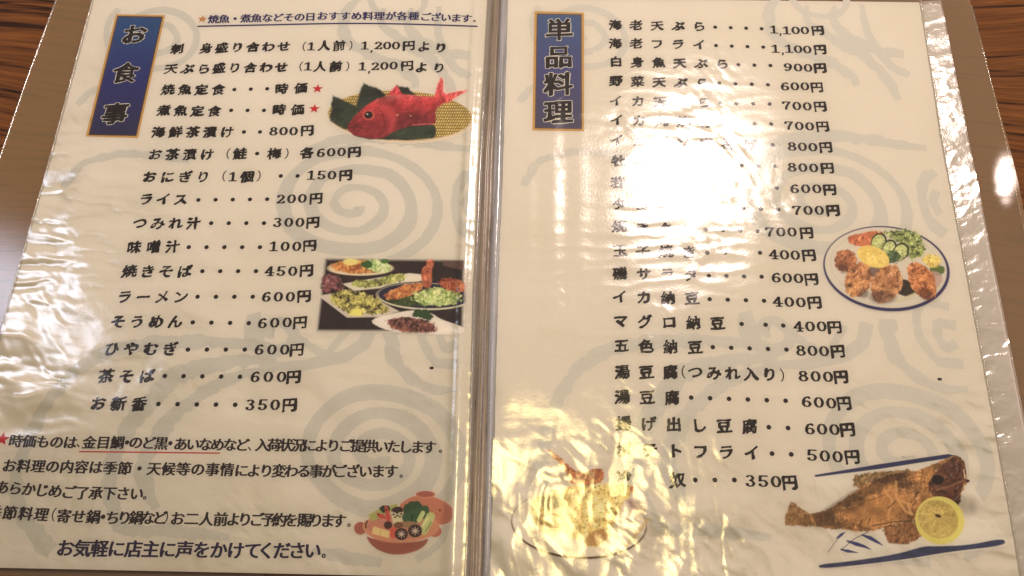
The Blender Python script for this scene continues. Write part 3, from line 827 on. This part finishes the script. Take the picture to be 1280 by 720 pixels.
p.put(p.ell(*Z2(1000, 380), 30, 11.5, 0, 1, .25, .3), p.tex((120, 146, 60), (214, 222, 142), .6, 13, k=1.87))
p.put(p.ell(*Z2(1130, 285), 18, 8, 14, 1, .25, .3), p.tex((150, 50, 24), (222, 132, 66), .4, 14, k=1.73))
p.put(p.pol(Z(Z2, [(880, 150), (920, 120), (915, 85), (960, 75), (985, 110), (955, 150), (965, 230), (950, 310), (895, 310), (870, 200)]), 1.2, 1, .3), p.tex((150, 62, 28), (204, 112, 66), .3, 7))
p.put(p.pol(Z(Z2, [(50, 370), (290, 330), (420, 350), (700, 495), (540, 540), (280, 545)]), 1.2), (204, 190, 176))
p.put(p.ell(*Z2(160, 280), 15, 12, 20, 1, .3, .25), p.tex((46, 20, 26), (160, 92, 96), .4, 15, k=1.87))
p.put(p.pol(Z(Z2, [(120, 380), (240, 320), (420, 340), (560, 420), (640, 490), (520, 520), (300, 520), (180, 450)]), 1.4, 3, .25), p.tex((44, 40, 10), (212, 200, 96), .5, 16, k=2.16))
p.put(p.pol(Z(Z2, [(285, 525), (350, 470), (400, 480), (400, 535)]), 1.2), (226, 214, 96))
p.put(p.pol(Z(Z2, [(430, 560), (820, 475), (960, 510), (1030, 560), (1220, 620), (1215, 680), (960, 680), (600, 655)]), 1.4), (226, 214, 200))
p.put(p.ell(*Z2(800, 610), 32, 10, 6, 1, .18, .3), p.tex((54, 20, 18), (170, 104, 88), .5, 17, k=1.87))
p.put(p.pol(Z(Z2, [(800, 540), (820, 475), (880, 485), (930, 480), (975, 545), (930, 570), (870, 545)]), 1.2, 2, .4), (38, 74, 34))
p.A *= p.pol(Z(Z2, [(90, 60), (1225, 75), (1225, 640), (1190, 672), (30, 662)]), 5)
p.build(sheets[0], 'printed picture of dinner plates with salad on a dark table')


# clay hot pot drawing
def Z3(x, y): return (440 + x / 7.58, 605 + y / 7.58)
p = Pic(440, 608, 570, 698, 2.2)
p.put(p.pol(Z(Z3, [(430, 215), (520, 140), (600, 110), (780, 120), (880, 165), (950, 220), (955, 310), (930, 365), (850, 390), (700, 380), (500, 330)]), 1), (196, 118, 88))
p.put(p.pol(Z(Z3, [(860, 180), (955, 230), (950, 330), (930, 365), (850, 388), (840, 330), (880, 260)]), 3), (176, 100, 76), .7)
p.put(p.ell(*Z3(695, 105), 12.6, 5.2), (204, 128, 98)); p.put(p.ell(*Z3(697, 95), 11.2, 3.7), (168, 88, 70)); p.put(p.ell(*Z3(833, 250), 1.2, 1.4), (60, 34, 30))
p.put(p.ell(*Z3(80, 420), 8, 8), (168, 90, 70)); p.put(p.ell(*Z3(790, 450), 8, 7), (182, 104, 80))
p.put(p.pol(Z(Z3, [(130, 490), (200, 520), (420, 560), (640, 545), (735, 510), (690, 590), (600, 640), (480, 670), (360, 668), (240, 625), (170, 565)]), 1), (156, 82, 62))
p.put(p.pol(Z(Z3, [(90, 400), (130, 340), (300, 280), (760, 300), (840, 400), (800, 470), (660, 535), (450, 565), (250, 540), (130, 470)]), 1), (206, 138, 100))
p.put(p.pol(Z(Z3, [(120, 400), (160, 345), (300, 290), (740, 310), (775, 380), (740, 440), (640, 500), (420, 525), (220, 500)]), 1), (196, 128, 104))
p.put(p.line(Z(Z3, [(145, 350), (128, 385), (132, 415)]), 1.6), (40, 20, 20))
p.put(p.pol(Z(Z3, [(150, 285), (240, 245), (330, 210), (430, 185), (440, 230), (300, 310), (180, 350)]), 1, 1), (168, 168, 90))
p.put(p.ell(*Z3(310, 235), 7, 4.5, 0, 1, .3), (36, 50, 30)); p.put(p.ell(*Z3(430, 245), 8, 3.6, 0, 1, .2), (44, 26, 22))
p.put(p.pol(Z(Z3, [(230, 270), (300, 290), (330, 330), (250, 320)]), 1), (196, 62, 44)); p.put(p.line(Z(Z3, [(320, 215), (335, 270), (345, 335)]), [3, 5.5, 5]), (200, 66, 42)); p.put(p.ell(*Z3(325, 245), 1.1, 1.1), (40, 20, 20)); p.put(p.ell(*Z3(247, 290), 1, 1), (40, 20, 20))
p.put(p.pol(Z(Z3, [(375, 290), (490, 270), (490, 350), (390, 385)]), 1), (214, 204, 160))
for q in [(395, 290), (430, 300), (465, 285), (410, 315), (455, 310), (430, 275)]: p.put(p.ell(*Z3(*q), 1.7, 1.1), (40, 26, 24))
for q in [(530, 240, 6), (570, 225, 7), (615, 225, 7), (550, 290, 8), (600, 300, 8), (520, 320, 6), (680, 270, 7), (700, 240, 4)]: p.put(p.ell(*Z3(q[0], q[1]), q[2], q[2] * 1.15, 0, 1, .12), (34, 78, 44) if q[0] % 20 else (44, 92, 52))
p.put(p.line(Z(Z3, [(560, 350), (575, 300)]), 2.4), (24, 60, 36))
p.put(p.line(Z(Z3, [(635, 345), (672, 275)]), 5.5), (198, 206, 130)); p.put(p.line(Z(Z3, [(680, 440), (745, 310)]), 11), (190, 196, 124)); p.put(p.line(Z(Z3, [(670, 400), (720, 320)]), 2), (222, 226, 160)); p.put(p.line(Z(Z3, [(700, 450), (750, 360)]), 1.6), (120, 140, 80))
p.put(p.ell(*Z3(540, 385), 12, 4, 0, 1, .15), (158, 122, 80)); p.put(p.ell(*Z3(440, 390), 6, 4), (124, 80, 40))
p.put(p.ell(*Z3(342, 390), 5.2, 5), (70, 36, 28)); p.put(p.ell(*Z3(395, 460), 5.3, 7), (212, 84, 50))
p.put(p.pol(Z(Z3, [(205, 400), (360, 450), (350, 515), (185, 470)]), 1), (222, 196, 128)); p.put(p.line(Z(Z3, [(275, 425), (265, 490)]), .8), (196, 160, 100))
for cx, cy, r in [(598, 445, 8.8), (468, 475, 8.2)]:
    p.put(p.ell(*Z3(cx, cy), r, r * .92), (54, 32, 32))
    for a in range(0, 180, 45):
        c_, s_ = math.cos(math.radians(a)) * r * 5, math.sin(math.radians(a)) * r * 4.6
        p.put(p.line(Z(Z3, [(cx - c_, cy - s_), (cx, cy), (cx + c_, cy + s_)]), [.4, 1.8, .4]), (214, 190, 166))
p.build(sheets[0], 'printed drawing of a brown clay hot pot with vegetables')


# fried oyster platter
def Z4(x, y): return (1022 + x / 5.9, 275 + y / 5.9)
p = Pic(1026, 280, 1190, 392, 2.2)
navy = (44, 42, 92)
p.put(p.ell(*Z4(507, 360), 79.5, 53, 7), navy); p.put(p.ell(*Z4(503, 352), 76.5, 50, 7), (206, 196, 178))
p.put(p.ell(*Z4(503, 345), 70, 43, 7, 1.5) - p.ell(*Z4(503, 345), 69, 42, 7, 1.5), (170, 160, 150), .5)
p.put(p.pol(Z(Z4, [(215, 120), (330, 95), (440, 80), (500, 95), (440, 150), (390, 195), (290, 195), (230, 170)]), 1.2, 1.2, .3), p.tex((176, 88, 40), (226, 140, 78), .25, 3))
p.put(p.pol(Z(Z4, [(470, 90), (560, 80), (650, 62), (740, 100), (780, 170), (800, 230), (740, 290), (680, 300), (640, 200)]), 1.2, 4, .35), p.tex((48, 70, 20), (190, 200, 110), .45, 21, k=2.02))
p.put(p.ell(*Z4(880, 370), 9, 7, 0, 1, .3), (86, 112, 44)); p.put(p.ell(*Z4(860, 440), 10, 10, 0, 2, .2), (186, 150, 140), .8)
for cx, cy, rx, ry, rt in [(450, 160, 9.5, 11.5, 30), (530, 200, 8.5, 10, 35), (612, 235, 9.5, 12, 30)]:
    p.put(p.ell(*Z4(cx, cy), rx, ry, rt), (32, 50, 26)); p.put(p.ell(*Z4(cx - 3, cy + 5), rx - 1.6, ry - 1.6, rt), p.tex((156, 166, 86), (206, 210, 138), .3, 5))
p.put(p.ell(*Z4(555, 270), 9, 8, 0, 1, .35, .4), p.tex((30, 56, 30), (96, 124, 78), .5, 6))
fry = p.tex((138, 80, 34), (224, 160, 92), .28, 30, k=2.02)
p.put(p.ell(*Z4(205, 300), 14.5, 14, -30, 1, .15, .25), p.tex((112, 58, 26), (200, 126, 70), .3, 31, k=2.02))
p.put(p.pol(Z(Z4, [(200, 330), (130, 330), (180, 395), (250, 380)]), 3), (60, 26, 20), .6)
p.put(p.ell(*Z4(640, 500), 16, 10, 20), (50, 40, 28)); p.put(p.line(Z(Z4, [(590, 600), (720, 545)]), 3, 2), (200, 190, 150))
p.put(p.ell(*Z4(300, 440), 16, 23, 22, 1, .12, .2), fry); p.put(p.ell(*Z4(340, 540), 6, 6, 0, 4), (40, 26, 40), .6)
p.put(p.ell(*Z4(420, 380), 9, 7, 0, 3), (90, 50, 40), .8)
p.put(p.ell(*Z4(510, 470), 18, 25, 28, 1, .12, .2), p.tex((146, 88, 40), (230, 170, 104), .28, 34, k=1.87))
p.put(p.ell(*Z4(480, 570), 16, 8, 0, 4), (84, 44, 40), .7)
p.put(p.ell(*Z4(770, 450), 15, 26, -28, 1, .12, .2), p.tex((144, 76, 30), (228, 152, 78), .28, 35, k=1.87)); p.put(p.ell(*Z4(800, 550), 10, 7, 30, 3), (90, 36, 12), .7)
p.put(p.ell(*Z4(410, 272), 21, 12.4, 22), (226, 198, 84)); p.put(p.ell(*Z4(408, 268), 19, 10.4, 22), p.tex((206, 172, 50), (240, 218, 120), .35, 8, relief=.3)); p.put(p.ell(*Z4(408, 268), 1.6, 1.2), (244, 226, 160))
p.put(p.ell(*Z4(840, 300), 12, 8, 15, 1, .2, .2), p.tex((206, 176, 62), (234, 212, 120), .3, 9))
p.build(sheets[1], 'printed picture of fried oysters with lemon on a blue rimmed plate')


# whole fried fish on a white tray
def Z5(x, y): return (960 + x / 4, 540 + y / 4)
p = Pic(976, 562, 1262, 712, 1.9)
p.put(p.pol(Z(Z5, [(240, 225), (920, 120), (1060, 350), (1190, 560), (400, 670), (300, 480)]), 6), (212, 204, 190), .45)
p.put(p.pol(Z(Z5, [(232, 215), (560, 160), (900, 110), (940, 118), (900, 132), (560, 185), (236, 226)]), .9), (40, 48, 92))
p.put(p.pol(Z(Z5, [(252, 662), (400, 648), (640, 612), (780, 570), (840, 572), (1000, 566), (1180, 530), (1188, 568), (900, 600), (700, 636), (420, 670), (256, 684)]), 1.2), p.tex((34, 42, 80), (62, 72, 108), .1, 2, relief=.1))
for q in [[(470, 515), (510, 530), (545, 550), (575, 568)], [(395, 545), (440, 560), (480, 572), (515, 588)], [(365, 588), (400, 596), (450, 604)], [(345, 530), (365, 515), (385, 500)]]: p.put(p.line(Z(Z5, q), ([2, 5, 3.5, .6] if len(q) == 4 else [2, 4, .6])), (52, 62, 116))
p.put(p.line(Z(Z5, [(300, 600), (340, 545), (380, 505)]), .8), (70, 76, 110)); p.put(p.line(Z(Z5, [(365, 590), (430, 535), (500, 500)]), 1), (70, 60, 60))
p.put(p.ell(*Z5(990, 370), 16, 12, 0, 9), (158, 146, 130), .6)
fish = p.tex((86, 54, 22), (206, 146, 70), .13, 41, k=1.87)
p.put(p.pol(Z(Z5, [(425, 270), (430, 215), (560, 200), (700, 185), (720, 210), (480, 290)]), 2, 2, .3), p.tex((104, 78, 36), (170, 134, 76), .25, 4))
p.put(p.pol(Z(Z5, [(115, 345), (200, 405), (260, 410), (280, 470), (200, 472), (85, 468), (82, 430)]), 1.2, 1.5, .3), p.tex((104, 70, 28), (176, 130, 70), .3, 42))
p.put(p.pol(Z(Z5, [(200, 410), (290, 395), (400, 320), (520, 240), (640, 205), (760, 190), (880, 140), (930, 112), (975, 135), (990, 180), (1000, 250), (965, 300), (960, 350), (930, 400), (760, 440), (640, 460), (500, 500), (330, 485), (230, 478)]), 1.4, 2.2, .25), fish)
p.put(p.pol(Z(Z5, [(570, 470), (760, 440), (790, 510), (700, 560), (600, 560)]), 1.6, 2.5, .3), p.tex((96, 58, 18), (176, 120, 62), .4, 43, sx=2))
p.put(p.pol(Z(Z5, [(260, 400), (420, 300), (600, 220), (740, 205), (620, 260), (450, 350), (300, 430)]), 5), (80, 50, 20), .6)
p.put(p.pol(Z(Z5, [(380, 420), (520, 330), (640, 300), (720, 320), (640, 420), (500, 470)]), 8), (198, 140, 64), .55)
p.put(p.pol(Z(Z5, [(220, 410), (330, 400), (340, 470), (240, 475)]), 4), (66, 42, 24), .75)
p.put(p.line(Z(Z5, [(360, 420), (500, 345), (620, 300)]), 1.4, 2), (110, 66, 26), .7)
for q in [[(580, 290), (620, 340), (600, 420)], [(640, 250), (640, 330), (690, 400), (720, 410)], [(650, 340), (700, 360), (715, 410)]]: p.put(p.line(Z(Z5, q), 3, 2), (214, 160, 90), .8)
for q in [[(600, 380), (640, 345)], [(520, 470), (620, 450), (740, 445)], [(455, 470), (470, 440)], [(500, 460), (510, 430)]]: p.put(p.line(Z(Z5, q), 1.5, 1.5), (50, 26, 12), .85)
p.put(p.pol(Z(Z5, [(790, 270), (830, 210), (880, 160), (930, 115), (985, 150), (990, 220), (960, 300), (965, 360), (900, 380), (830, 330)]), 2, 2, .3), p.tex((40, 18, 12), (130, 76, 44), .22, 45, k=1.87))
p.put(p.ell(*Z5(850, 240), 8, 6, 10, 1, .2), (22, 12, 10)); p.put(p.ell(*Z5(915, 185), 12, 9, 0, 1.5, .1), p.tex((60, 28, 20), (120, 70, 50), .2, 3)); p.put(p.ell(*Z5(900, 340), 7, 7, 0, 2), (96, 30, 22), .8)
p.put(p.line(Z(Z5, [(840, 290), (900, 275), (980, 240)]), 2.4, 1.5), (140, 92, 58)); p.put(p.line(Z(Z5, [(978, 190), (984, 230)]), 1.1), (240, 220, 180), .9); p.put(p.ell(*Z5(998, 245), 2.4, 2), (50, 20, 16))
p.put(p.ell(*Z5(858, 442), 31, 29.5, 30), (214, 202, 92)); p.put(p.ell(*Z5(850, 436), 26, 23, 35), p.tex((160, 138, 58), (216, 190, 96), .25, 46, k=1.0, relief=.35))
for a in range(0, 360, 40):
    p.put(p.line([Z5(850, 420), Z5(850 + 82 * math.cos(math.radians(a)), 432 + 74 * math.sin(math.radians(a)))], .8, 1.2), (226, 206, 120), .5)
p.put(p.ell(*Z5(850, 420), 4, 2.2, 20), (70, 46, 26))
p.build(sheets[1], 'printed picture of a whole fried fish with a lemon slice')


# tempura prawns on a plate
def Z6(x, y): return (640 + x / 4, 540 + y / 4)
p = Pic(636, 555, 818, 708, 1.9)
p.put(p.ell(*Z6(335, 460), 85, 44, 3), (92, 62, 48)); p.put(p.ell(*Z6(335, 455), 83.6, 42, 3), (218, 206, 186))
p.put(p.pol(Z(Z6, [(570, 330), (640, 345), (680, 400), (600, 420)]), 5), (150, 112, 104), .8)
bat = p.tex((206, 168, 76), (250, 238, 160), .16, 51, k=1.73)
p.put(p.pol(Z(Z6, [(100, 330), (180, 300), (260, 280), (420, 260), (580, 250), (610, 300), (520, 400), (480, 560), (380, 580), (260, 500), (150, 510), (100, 430)]), 4, 4, .15), bat)
p.put(p.pol(Z(Z6, [(165, 80), (200, 95), (300, 180), (345, 210), (430, 175), (470, 205), (440, 265), (290, 265), (280, 210)]), 1.8, 1.6, .3), p.tex((136, 64, 18), (206, 132, 62), .25, 52, k=1.44))
p.put(p.ell(*Z6(200, 350), 14, 9, 0, 4, .2), (92, 74, 26), .9); p.put(p.ell(*Z6(330, 320), 14, 6, -10, 4, .2), (140, 104, 36), .8)
p.put(p.ell(*Z6(205, 445), 20, 9, 8, 2, .1) - p.ell(*Z6(205, 438), 15, 5, 8, 2, .1), (142, 104, 30), .8); p.put(p.ell(*Z6(420, 530), 15, 10, -30, 3, .2), (170, 120, 50), .85); p.put(p.ell(*Z6(600, 285), 3, 4), (196, 110, 60))
p.put(p.line(Z(Z6, [(570, 570), (640, 490), (680, 440)]), 5, 2), (206, 176, 120), .8)
p.build(sheets[1], 'printed picture of prawn tempura on a plate, washed out by glare')

# ------------------------------------------------------------------ clear sleeves with wrinkles
def bell(x, y, cx, cy, rx, ry): return np.exp(-((x - cx) / rx) ** 2 - ((y - cy) / ry) ** 2)


def film_height(PX, PY, X, Y, side, u):
    "wrinkle height in metres"
    U = X * 1000; V_ = Y * 1000
    wu = U + 5 * fbm(U / 30, V_ / 30, 71); wv = V_ + 5 * fbm(U / 30, V_ / 30, 72)
    broad = fbm(U / 48, V_ / 48, 60, 2)
    mid = fbm(wu / 15, wv / 15, 61, 1)
    hor = 1 - np.abs(fbm(wu / 26, wv / 6.5, 62, 2)) * 2      # creases running across the sheet
    ver = 1 - np.abs(fbm(wu / 6.0, wv / 30, 63, 2)) * 2
    dia = 1 - np.abs(fbm((wu + wv) / 9, (wu - wv) / 34, 64, 2)) * 2
    if side == 0:
        e = np.exp(-((u) / 0.17) ** 2) + 0.12
        e = e * (0.5 + 1.1 * sst(60, 330, PY)) * (1 - 0.85 * sst(490, 560, PY))
        h = 0.17 * broad + 0.07 * mid + 0.14 * e * hor + 0.26 * e * mid + 0.05 * e * dia
        h = h + 0.05 * ver * bell(PX, PY, 90, 650, 60, 160)
        b = np.exp(-((1 - u) / 0.035) ** 2)
        h = h + 0.06 * b * hor + 0.75 * np.exp(-((0.974 - u) / 0.013) ** 2)
    else:
        bl = sst(420, 640, PY) * (1 - sst(0.17, 0.50, u)) ; br = sst(440, 660, PY)
        e = np.exp(-((1 - u) / 0.10) ** 2)
        cen = bell(PX, PY, 830, 260, 150, 190)
        h = 0.17 * broad + 0.06 * mid + 0.05 * hor * (0.4 + cen) + 0.10 * e * hor
        h = h + (0.50 * fbm(wu / 14, wv / 17, 66, 1) + 0.12 * mid + 0.04 * dia) * bl + 0.10 * br * ver + 0.16 * br * mid + 0.05 * br * dia
        h = h + 0.10 * bell(PX, PY, 690, 260, 45, 190) * np.cos((PX - 655) / 36 * 2 * np.pi) * 0.6
    sp = sst(0.0, 0.45, fbm(U / 34 + 3, V_ / 34, 75, 2)) * (0.7 if side == 0 else 1.3 + 0.8 * sst(380, 560, PY))
    h = h + sp * (0.075 * fbm(wu / 6.5 + 4, wv / 9, 76, 2) + 0.05 * fbm((wu + wv) / 4.5, (wu - wv) / 11, 77, 2))
    h = h + 0.004 * fbm(U / 3.2, V_ / 3.2, 65, 2)
    return h * 1e-3


for side in (0, 1):
    A, B = (LEFT_EDGE, LEFT_IN) if side == 0 else (RIGHT_IN, RIGHT_EDGE)
    yt = (TOP_L - 6, TOP_L - 2) if side == 0 else (TOP_R - 4, 0)
    yb = (BOT_L[0] + 8, BOT_L[1] + 10) if side == 0 else (BOT_R[0] + 10, BOT_R[1] + 8)
    PX, PY, X, Y = strip_grid(A, B, yt, yb, 330, 420, ZP + 0.0007)
    u = np.linspace(0, 1, 330)[None, :] + 0 * PX
    H = film_height(PX, PY, X, Y, side, u)
    Zf = np.maximum(paper_z(X, Y) + 0.0007 + H, paper_z(X, Y) + 0.00028)
    fl = grid_obj('plastic_sleeve', X, Y, Zf, M_FILM, menu,
                  label='clear wrinkled plastic sleeve over the %s sheet' % ('left' if side == 0 else 'right'))
    # welded seam along the outer edge: narrow, finely crimped
    E_ = LEFT_EDGE if side == 0 else RIGHT_EDGE
    nv = 1400; s_ = np.linspace(yt[0] if side == 0 else yt[1], yb[0] if side == 0 else yb[1], nv)
    ex = np.interp(s_, *E_)
    cols = np.linspace(-1.6, 1.6, 9)
    PX = ex[:, None] + cols[None, :] * 1.1 + 0.5 * fbm(s_ * .09, s_ * 0, 5)[:, None]; PY = s_[:, None] + 0 * PX
    X, Y = plane_at(PX, PY, ZP + 0.0006)
    cr = 0.00016 * fbm(s_ * 0.45, s_ * 0, 81, 3)[:, None] * (1 - np.abs(cols[None, :]) / 2) + 0.0001 * fbm(PX * .8, PY * .5, 82)
    Zs = ZP + 0.0009 - 0.0007 * (np.abs(cols[None, :]) / 1.6) ** 2 + cr
    grid_obj('welded_seam', X, Y, Zs, M_SEAM, fl)

# white backing sheet and outer sleeve strip at the right
M_BACK = paper_mat(); M_BACK.name = 'backing_paper'
PX, PY, X, Y = strip_grid(([-30, 760], [1120, 1240]), BACK_EDGE, (6, 5), (748, 748), 30, 120, 0.0022)
bs = grid_obj('backing_sheet', X, Y, np.full_like(X, 0.0022), M_BACK, menu, label='white sheet showing beyond the edge of the right sleeve')
PX, PY, X, Y = strip_grid(RIGHT_EDGE, BACK_EDGE, (2, 3), (750, 750), 40, 700, 0.0030)
U = np.linspace(0, 1, 40)[None, :] + 0 * X
H = 0.00004 * fbm(PX / 12, PY / 13, 90, 3) + 0.0001 * (1 + 1.2 * sst(300, 560, PY)) * (1 - np.abs(fbm(PX / 30 + PY / 50, PY / 20, 92, 3)) * 2) + 0.0019 * U * (0.8 + 0.3 * fbm(PY / 60, PY * 0, 3))
grid_obj('outer_sleeve', X, Y, np.maximum(0.0031 + H, 0.0024), M_SEAM2 if 'M_SEAM2' in globals() else film_mat('outer_sleeve_film', 5.0, 0.18, 0.30, (0.86, 0.82, 0.76), bump=0.03), menu,
         label='glossy crinkled edge of the sleeve behind the right sheet')

# cloudy clear cover that the sleeves are bound into
for side in (0, 1):
    if side == 0:
        PX, PY, X, Y = strip_grid(COV_L, ([-60, 760], [330, 330]), (-45, -45), (775, 775), 100, 160, 0.001)
    else:
        PX, PY, X, Y = strip_grid(([-60, 760], [900, 900]), COV_R, (-8, -8), (790, 790), 100, 200, 0.001)
        cut = np.clip(PX - 1198, 0, 30) * 0.55 * (1 - sst(-9, 60, PY)); PY2 = PY + cut * 0.9
        X, Y = plane_at(PX, PY2, 0.001)
    rise = 0.0014 * (1 - sst(0, 0.045, np.abs(X - (X[:, :1] if side == 0 else X[:, -1:])))) if side == 1 else 0
    H = 0.00025 * fbm(X * 14, Y * 18, 44 + side, 2) + 0.0002
    Zc = 0.0011 + H
    if side == 1:
        wX = X - X[:, -1:]
        Zc = Zc + 0.0034 * np.clip((wX + 0.019) / 0.019, 0, 1) ** 2 * (0.2 + 0.75 * np.exp(-((PY - 240) / 60) ** 2)) + 0.00004 * (1 - np.abs(fbm(PX / 40, PY / 12, 93, 2)) * 2)
    cv = grid_obj('clear_cover', X, Y, Zc, M_COVER if side else M_COVER2, menu, label='cloudy translucent plastic cover projecting at the %s' % ('left' if side == 0 else 'right'))
    # thickened rim of the cover
    E_ = COV_L if side == 0 else COV_R
    s_ = np.linspace(-44 if side == 0 else 8, 780, 160); ex = np.interp(s_, *E_)
    prof = [(0.0, 0.0002), (0.0, 0.0017), (0.0004, 0.0019), (0.0008, 0.0014)]
    sg = 1 if side == 0 else -1
    XX, YY = plane_at(ex, s_, 0.001)
    Xr = np.stack([XX + sg * q[0] for q in prof], -1); Yr = np.stack([YY] * 4, -1); Zr = np.stack([np.full_like(XX, q[1]) for q in prof], -1)
    grid_obj('cover_rim', Xr, Yr, Zr, M_SEAM, cv)

# ------------------------------------------------------------------ hinge between the pages
def hinge_mat(name, col, rough=0.22):
    m, nt, p, out = mat(name); L = nt.links.new
    tc = N(nt, 'ShaderNodeTexCoord'); mp = N(nt, 'ShaderNodeMapping'); mp.inputs['Scale'].default_value = (900, 25, 100)
    L(tc.outputs['Object'], mp.inputs['Vector']); n1 = N(nt, 'ShaderNodeTexNoise', i_Scale=1.0, i_Detail=3.0); L(mp.outputs['Vector'], n1.inputs['Vector'])
    r = N(nt, 'ShaderNodeValToRGB'); r.color_ramp.elements[0].position = .3; r.color_ramp.elements[1].position = .7
    r.color_ramp.elements[0].color = tuple(c * .6 for c in col) + (1,); r.color_ramp.elements[1].color = tuple(min(1, c * 1.25) for c in col) + (1,)
    L(n1.outputs['Fac'], r.inputs['Fac']); L(r.outputs['Color'], p.inputs['Base Color'])
    p.inputs['Roughness'].default_value = rough; p.inputs['Coat Weight'].default_value = 0.6; p.inputs['Coat Roughness'].default_value = 0.12
    return m


hx = {  # profile nodes: fraction across 0..1 -> height (m)
    'left_roll': ([0, .12, .3, .45, .62, .8, 1], [0.0004, .0022, .0031, .0033, .0028, .0015, .0004])}


def hinge_strip(name, ea, eb, prof, m, label, zbase=ZP, nu=14, seed=0, amp=0.00008):
    t = np.linspace(0, 1, nu)[None, :]; s_ = np.linspace(-30, 760, 500)[:, None]
    PY = s_ + 0 * t
    PX = np.interp(PY, *ea) * (1 - t) + np.interp(PY, *eb) * t + 0.35 * fbm(PY / 30, PY * 0, seed)
    X, Y = plane_at(PX, PY, zbase)
    Z_ = zbase + np.interp(t, np.linspace(0, 1, len(prof)), prof) * 0.001 + amp * fbm(PX / 5, PY / 11, seed, 3)
    return grid_obj(name, X, Y, Z_, m, menu, label=label)


ys = [-30, 0, 200, 360, 540, 760]
e0 = (ys, [610, 609, 598, 591, 586, 578]); e1 = (ys, [618, 617, 605, 599, 593, 586])
e2 = (ys, [626, 625, 617, 612, 608, 602]); e3 = (ys, [636, 635, 630, 624, 619, 611])
M_H1 = film_mat('rolled_edge_film', 2.6, 0.14, 0.35, (0.82, 0.76, 0.68), bump=0.03)
M_H2 = hinge_mat('grey_hinge_plastic', (0.30, 0.25, 0.20))
M_H3 = hinge_mat('smoky_hinge_plastic', (0.38, 0.39, 0.42), 0.18)
hinge_strip('rolled_edge', e0, e1, [0.9, 1.5, 1.8, 1.7, 1.2, 0.4, -0.6], M_H1, 'clear rolled inner edge of the left sleeve', seed=1)
hinge_strip('hinge_strip', e1, e2, [-0.6, -0.2, 0.25, 0.1, -0.3, -0.2, 0.3, 0.4, 0.0, -0.7], M_H2, 'grey brown plastic hinge between the two sheets', seed=2, nu=28)
hinge_strip('rolled_edge', e2, e3, [-0.7, 0.5, 1.2, 1.5, 1.3, 0.9, 0.5], M_H3, 'bluish rolled inner edge of the right sleeve', seed=3)
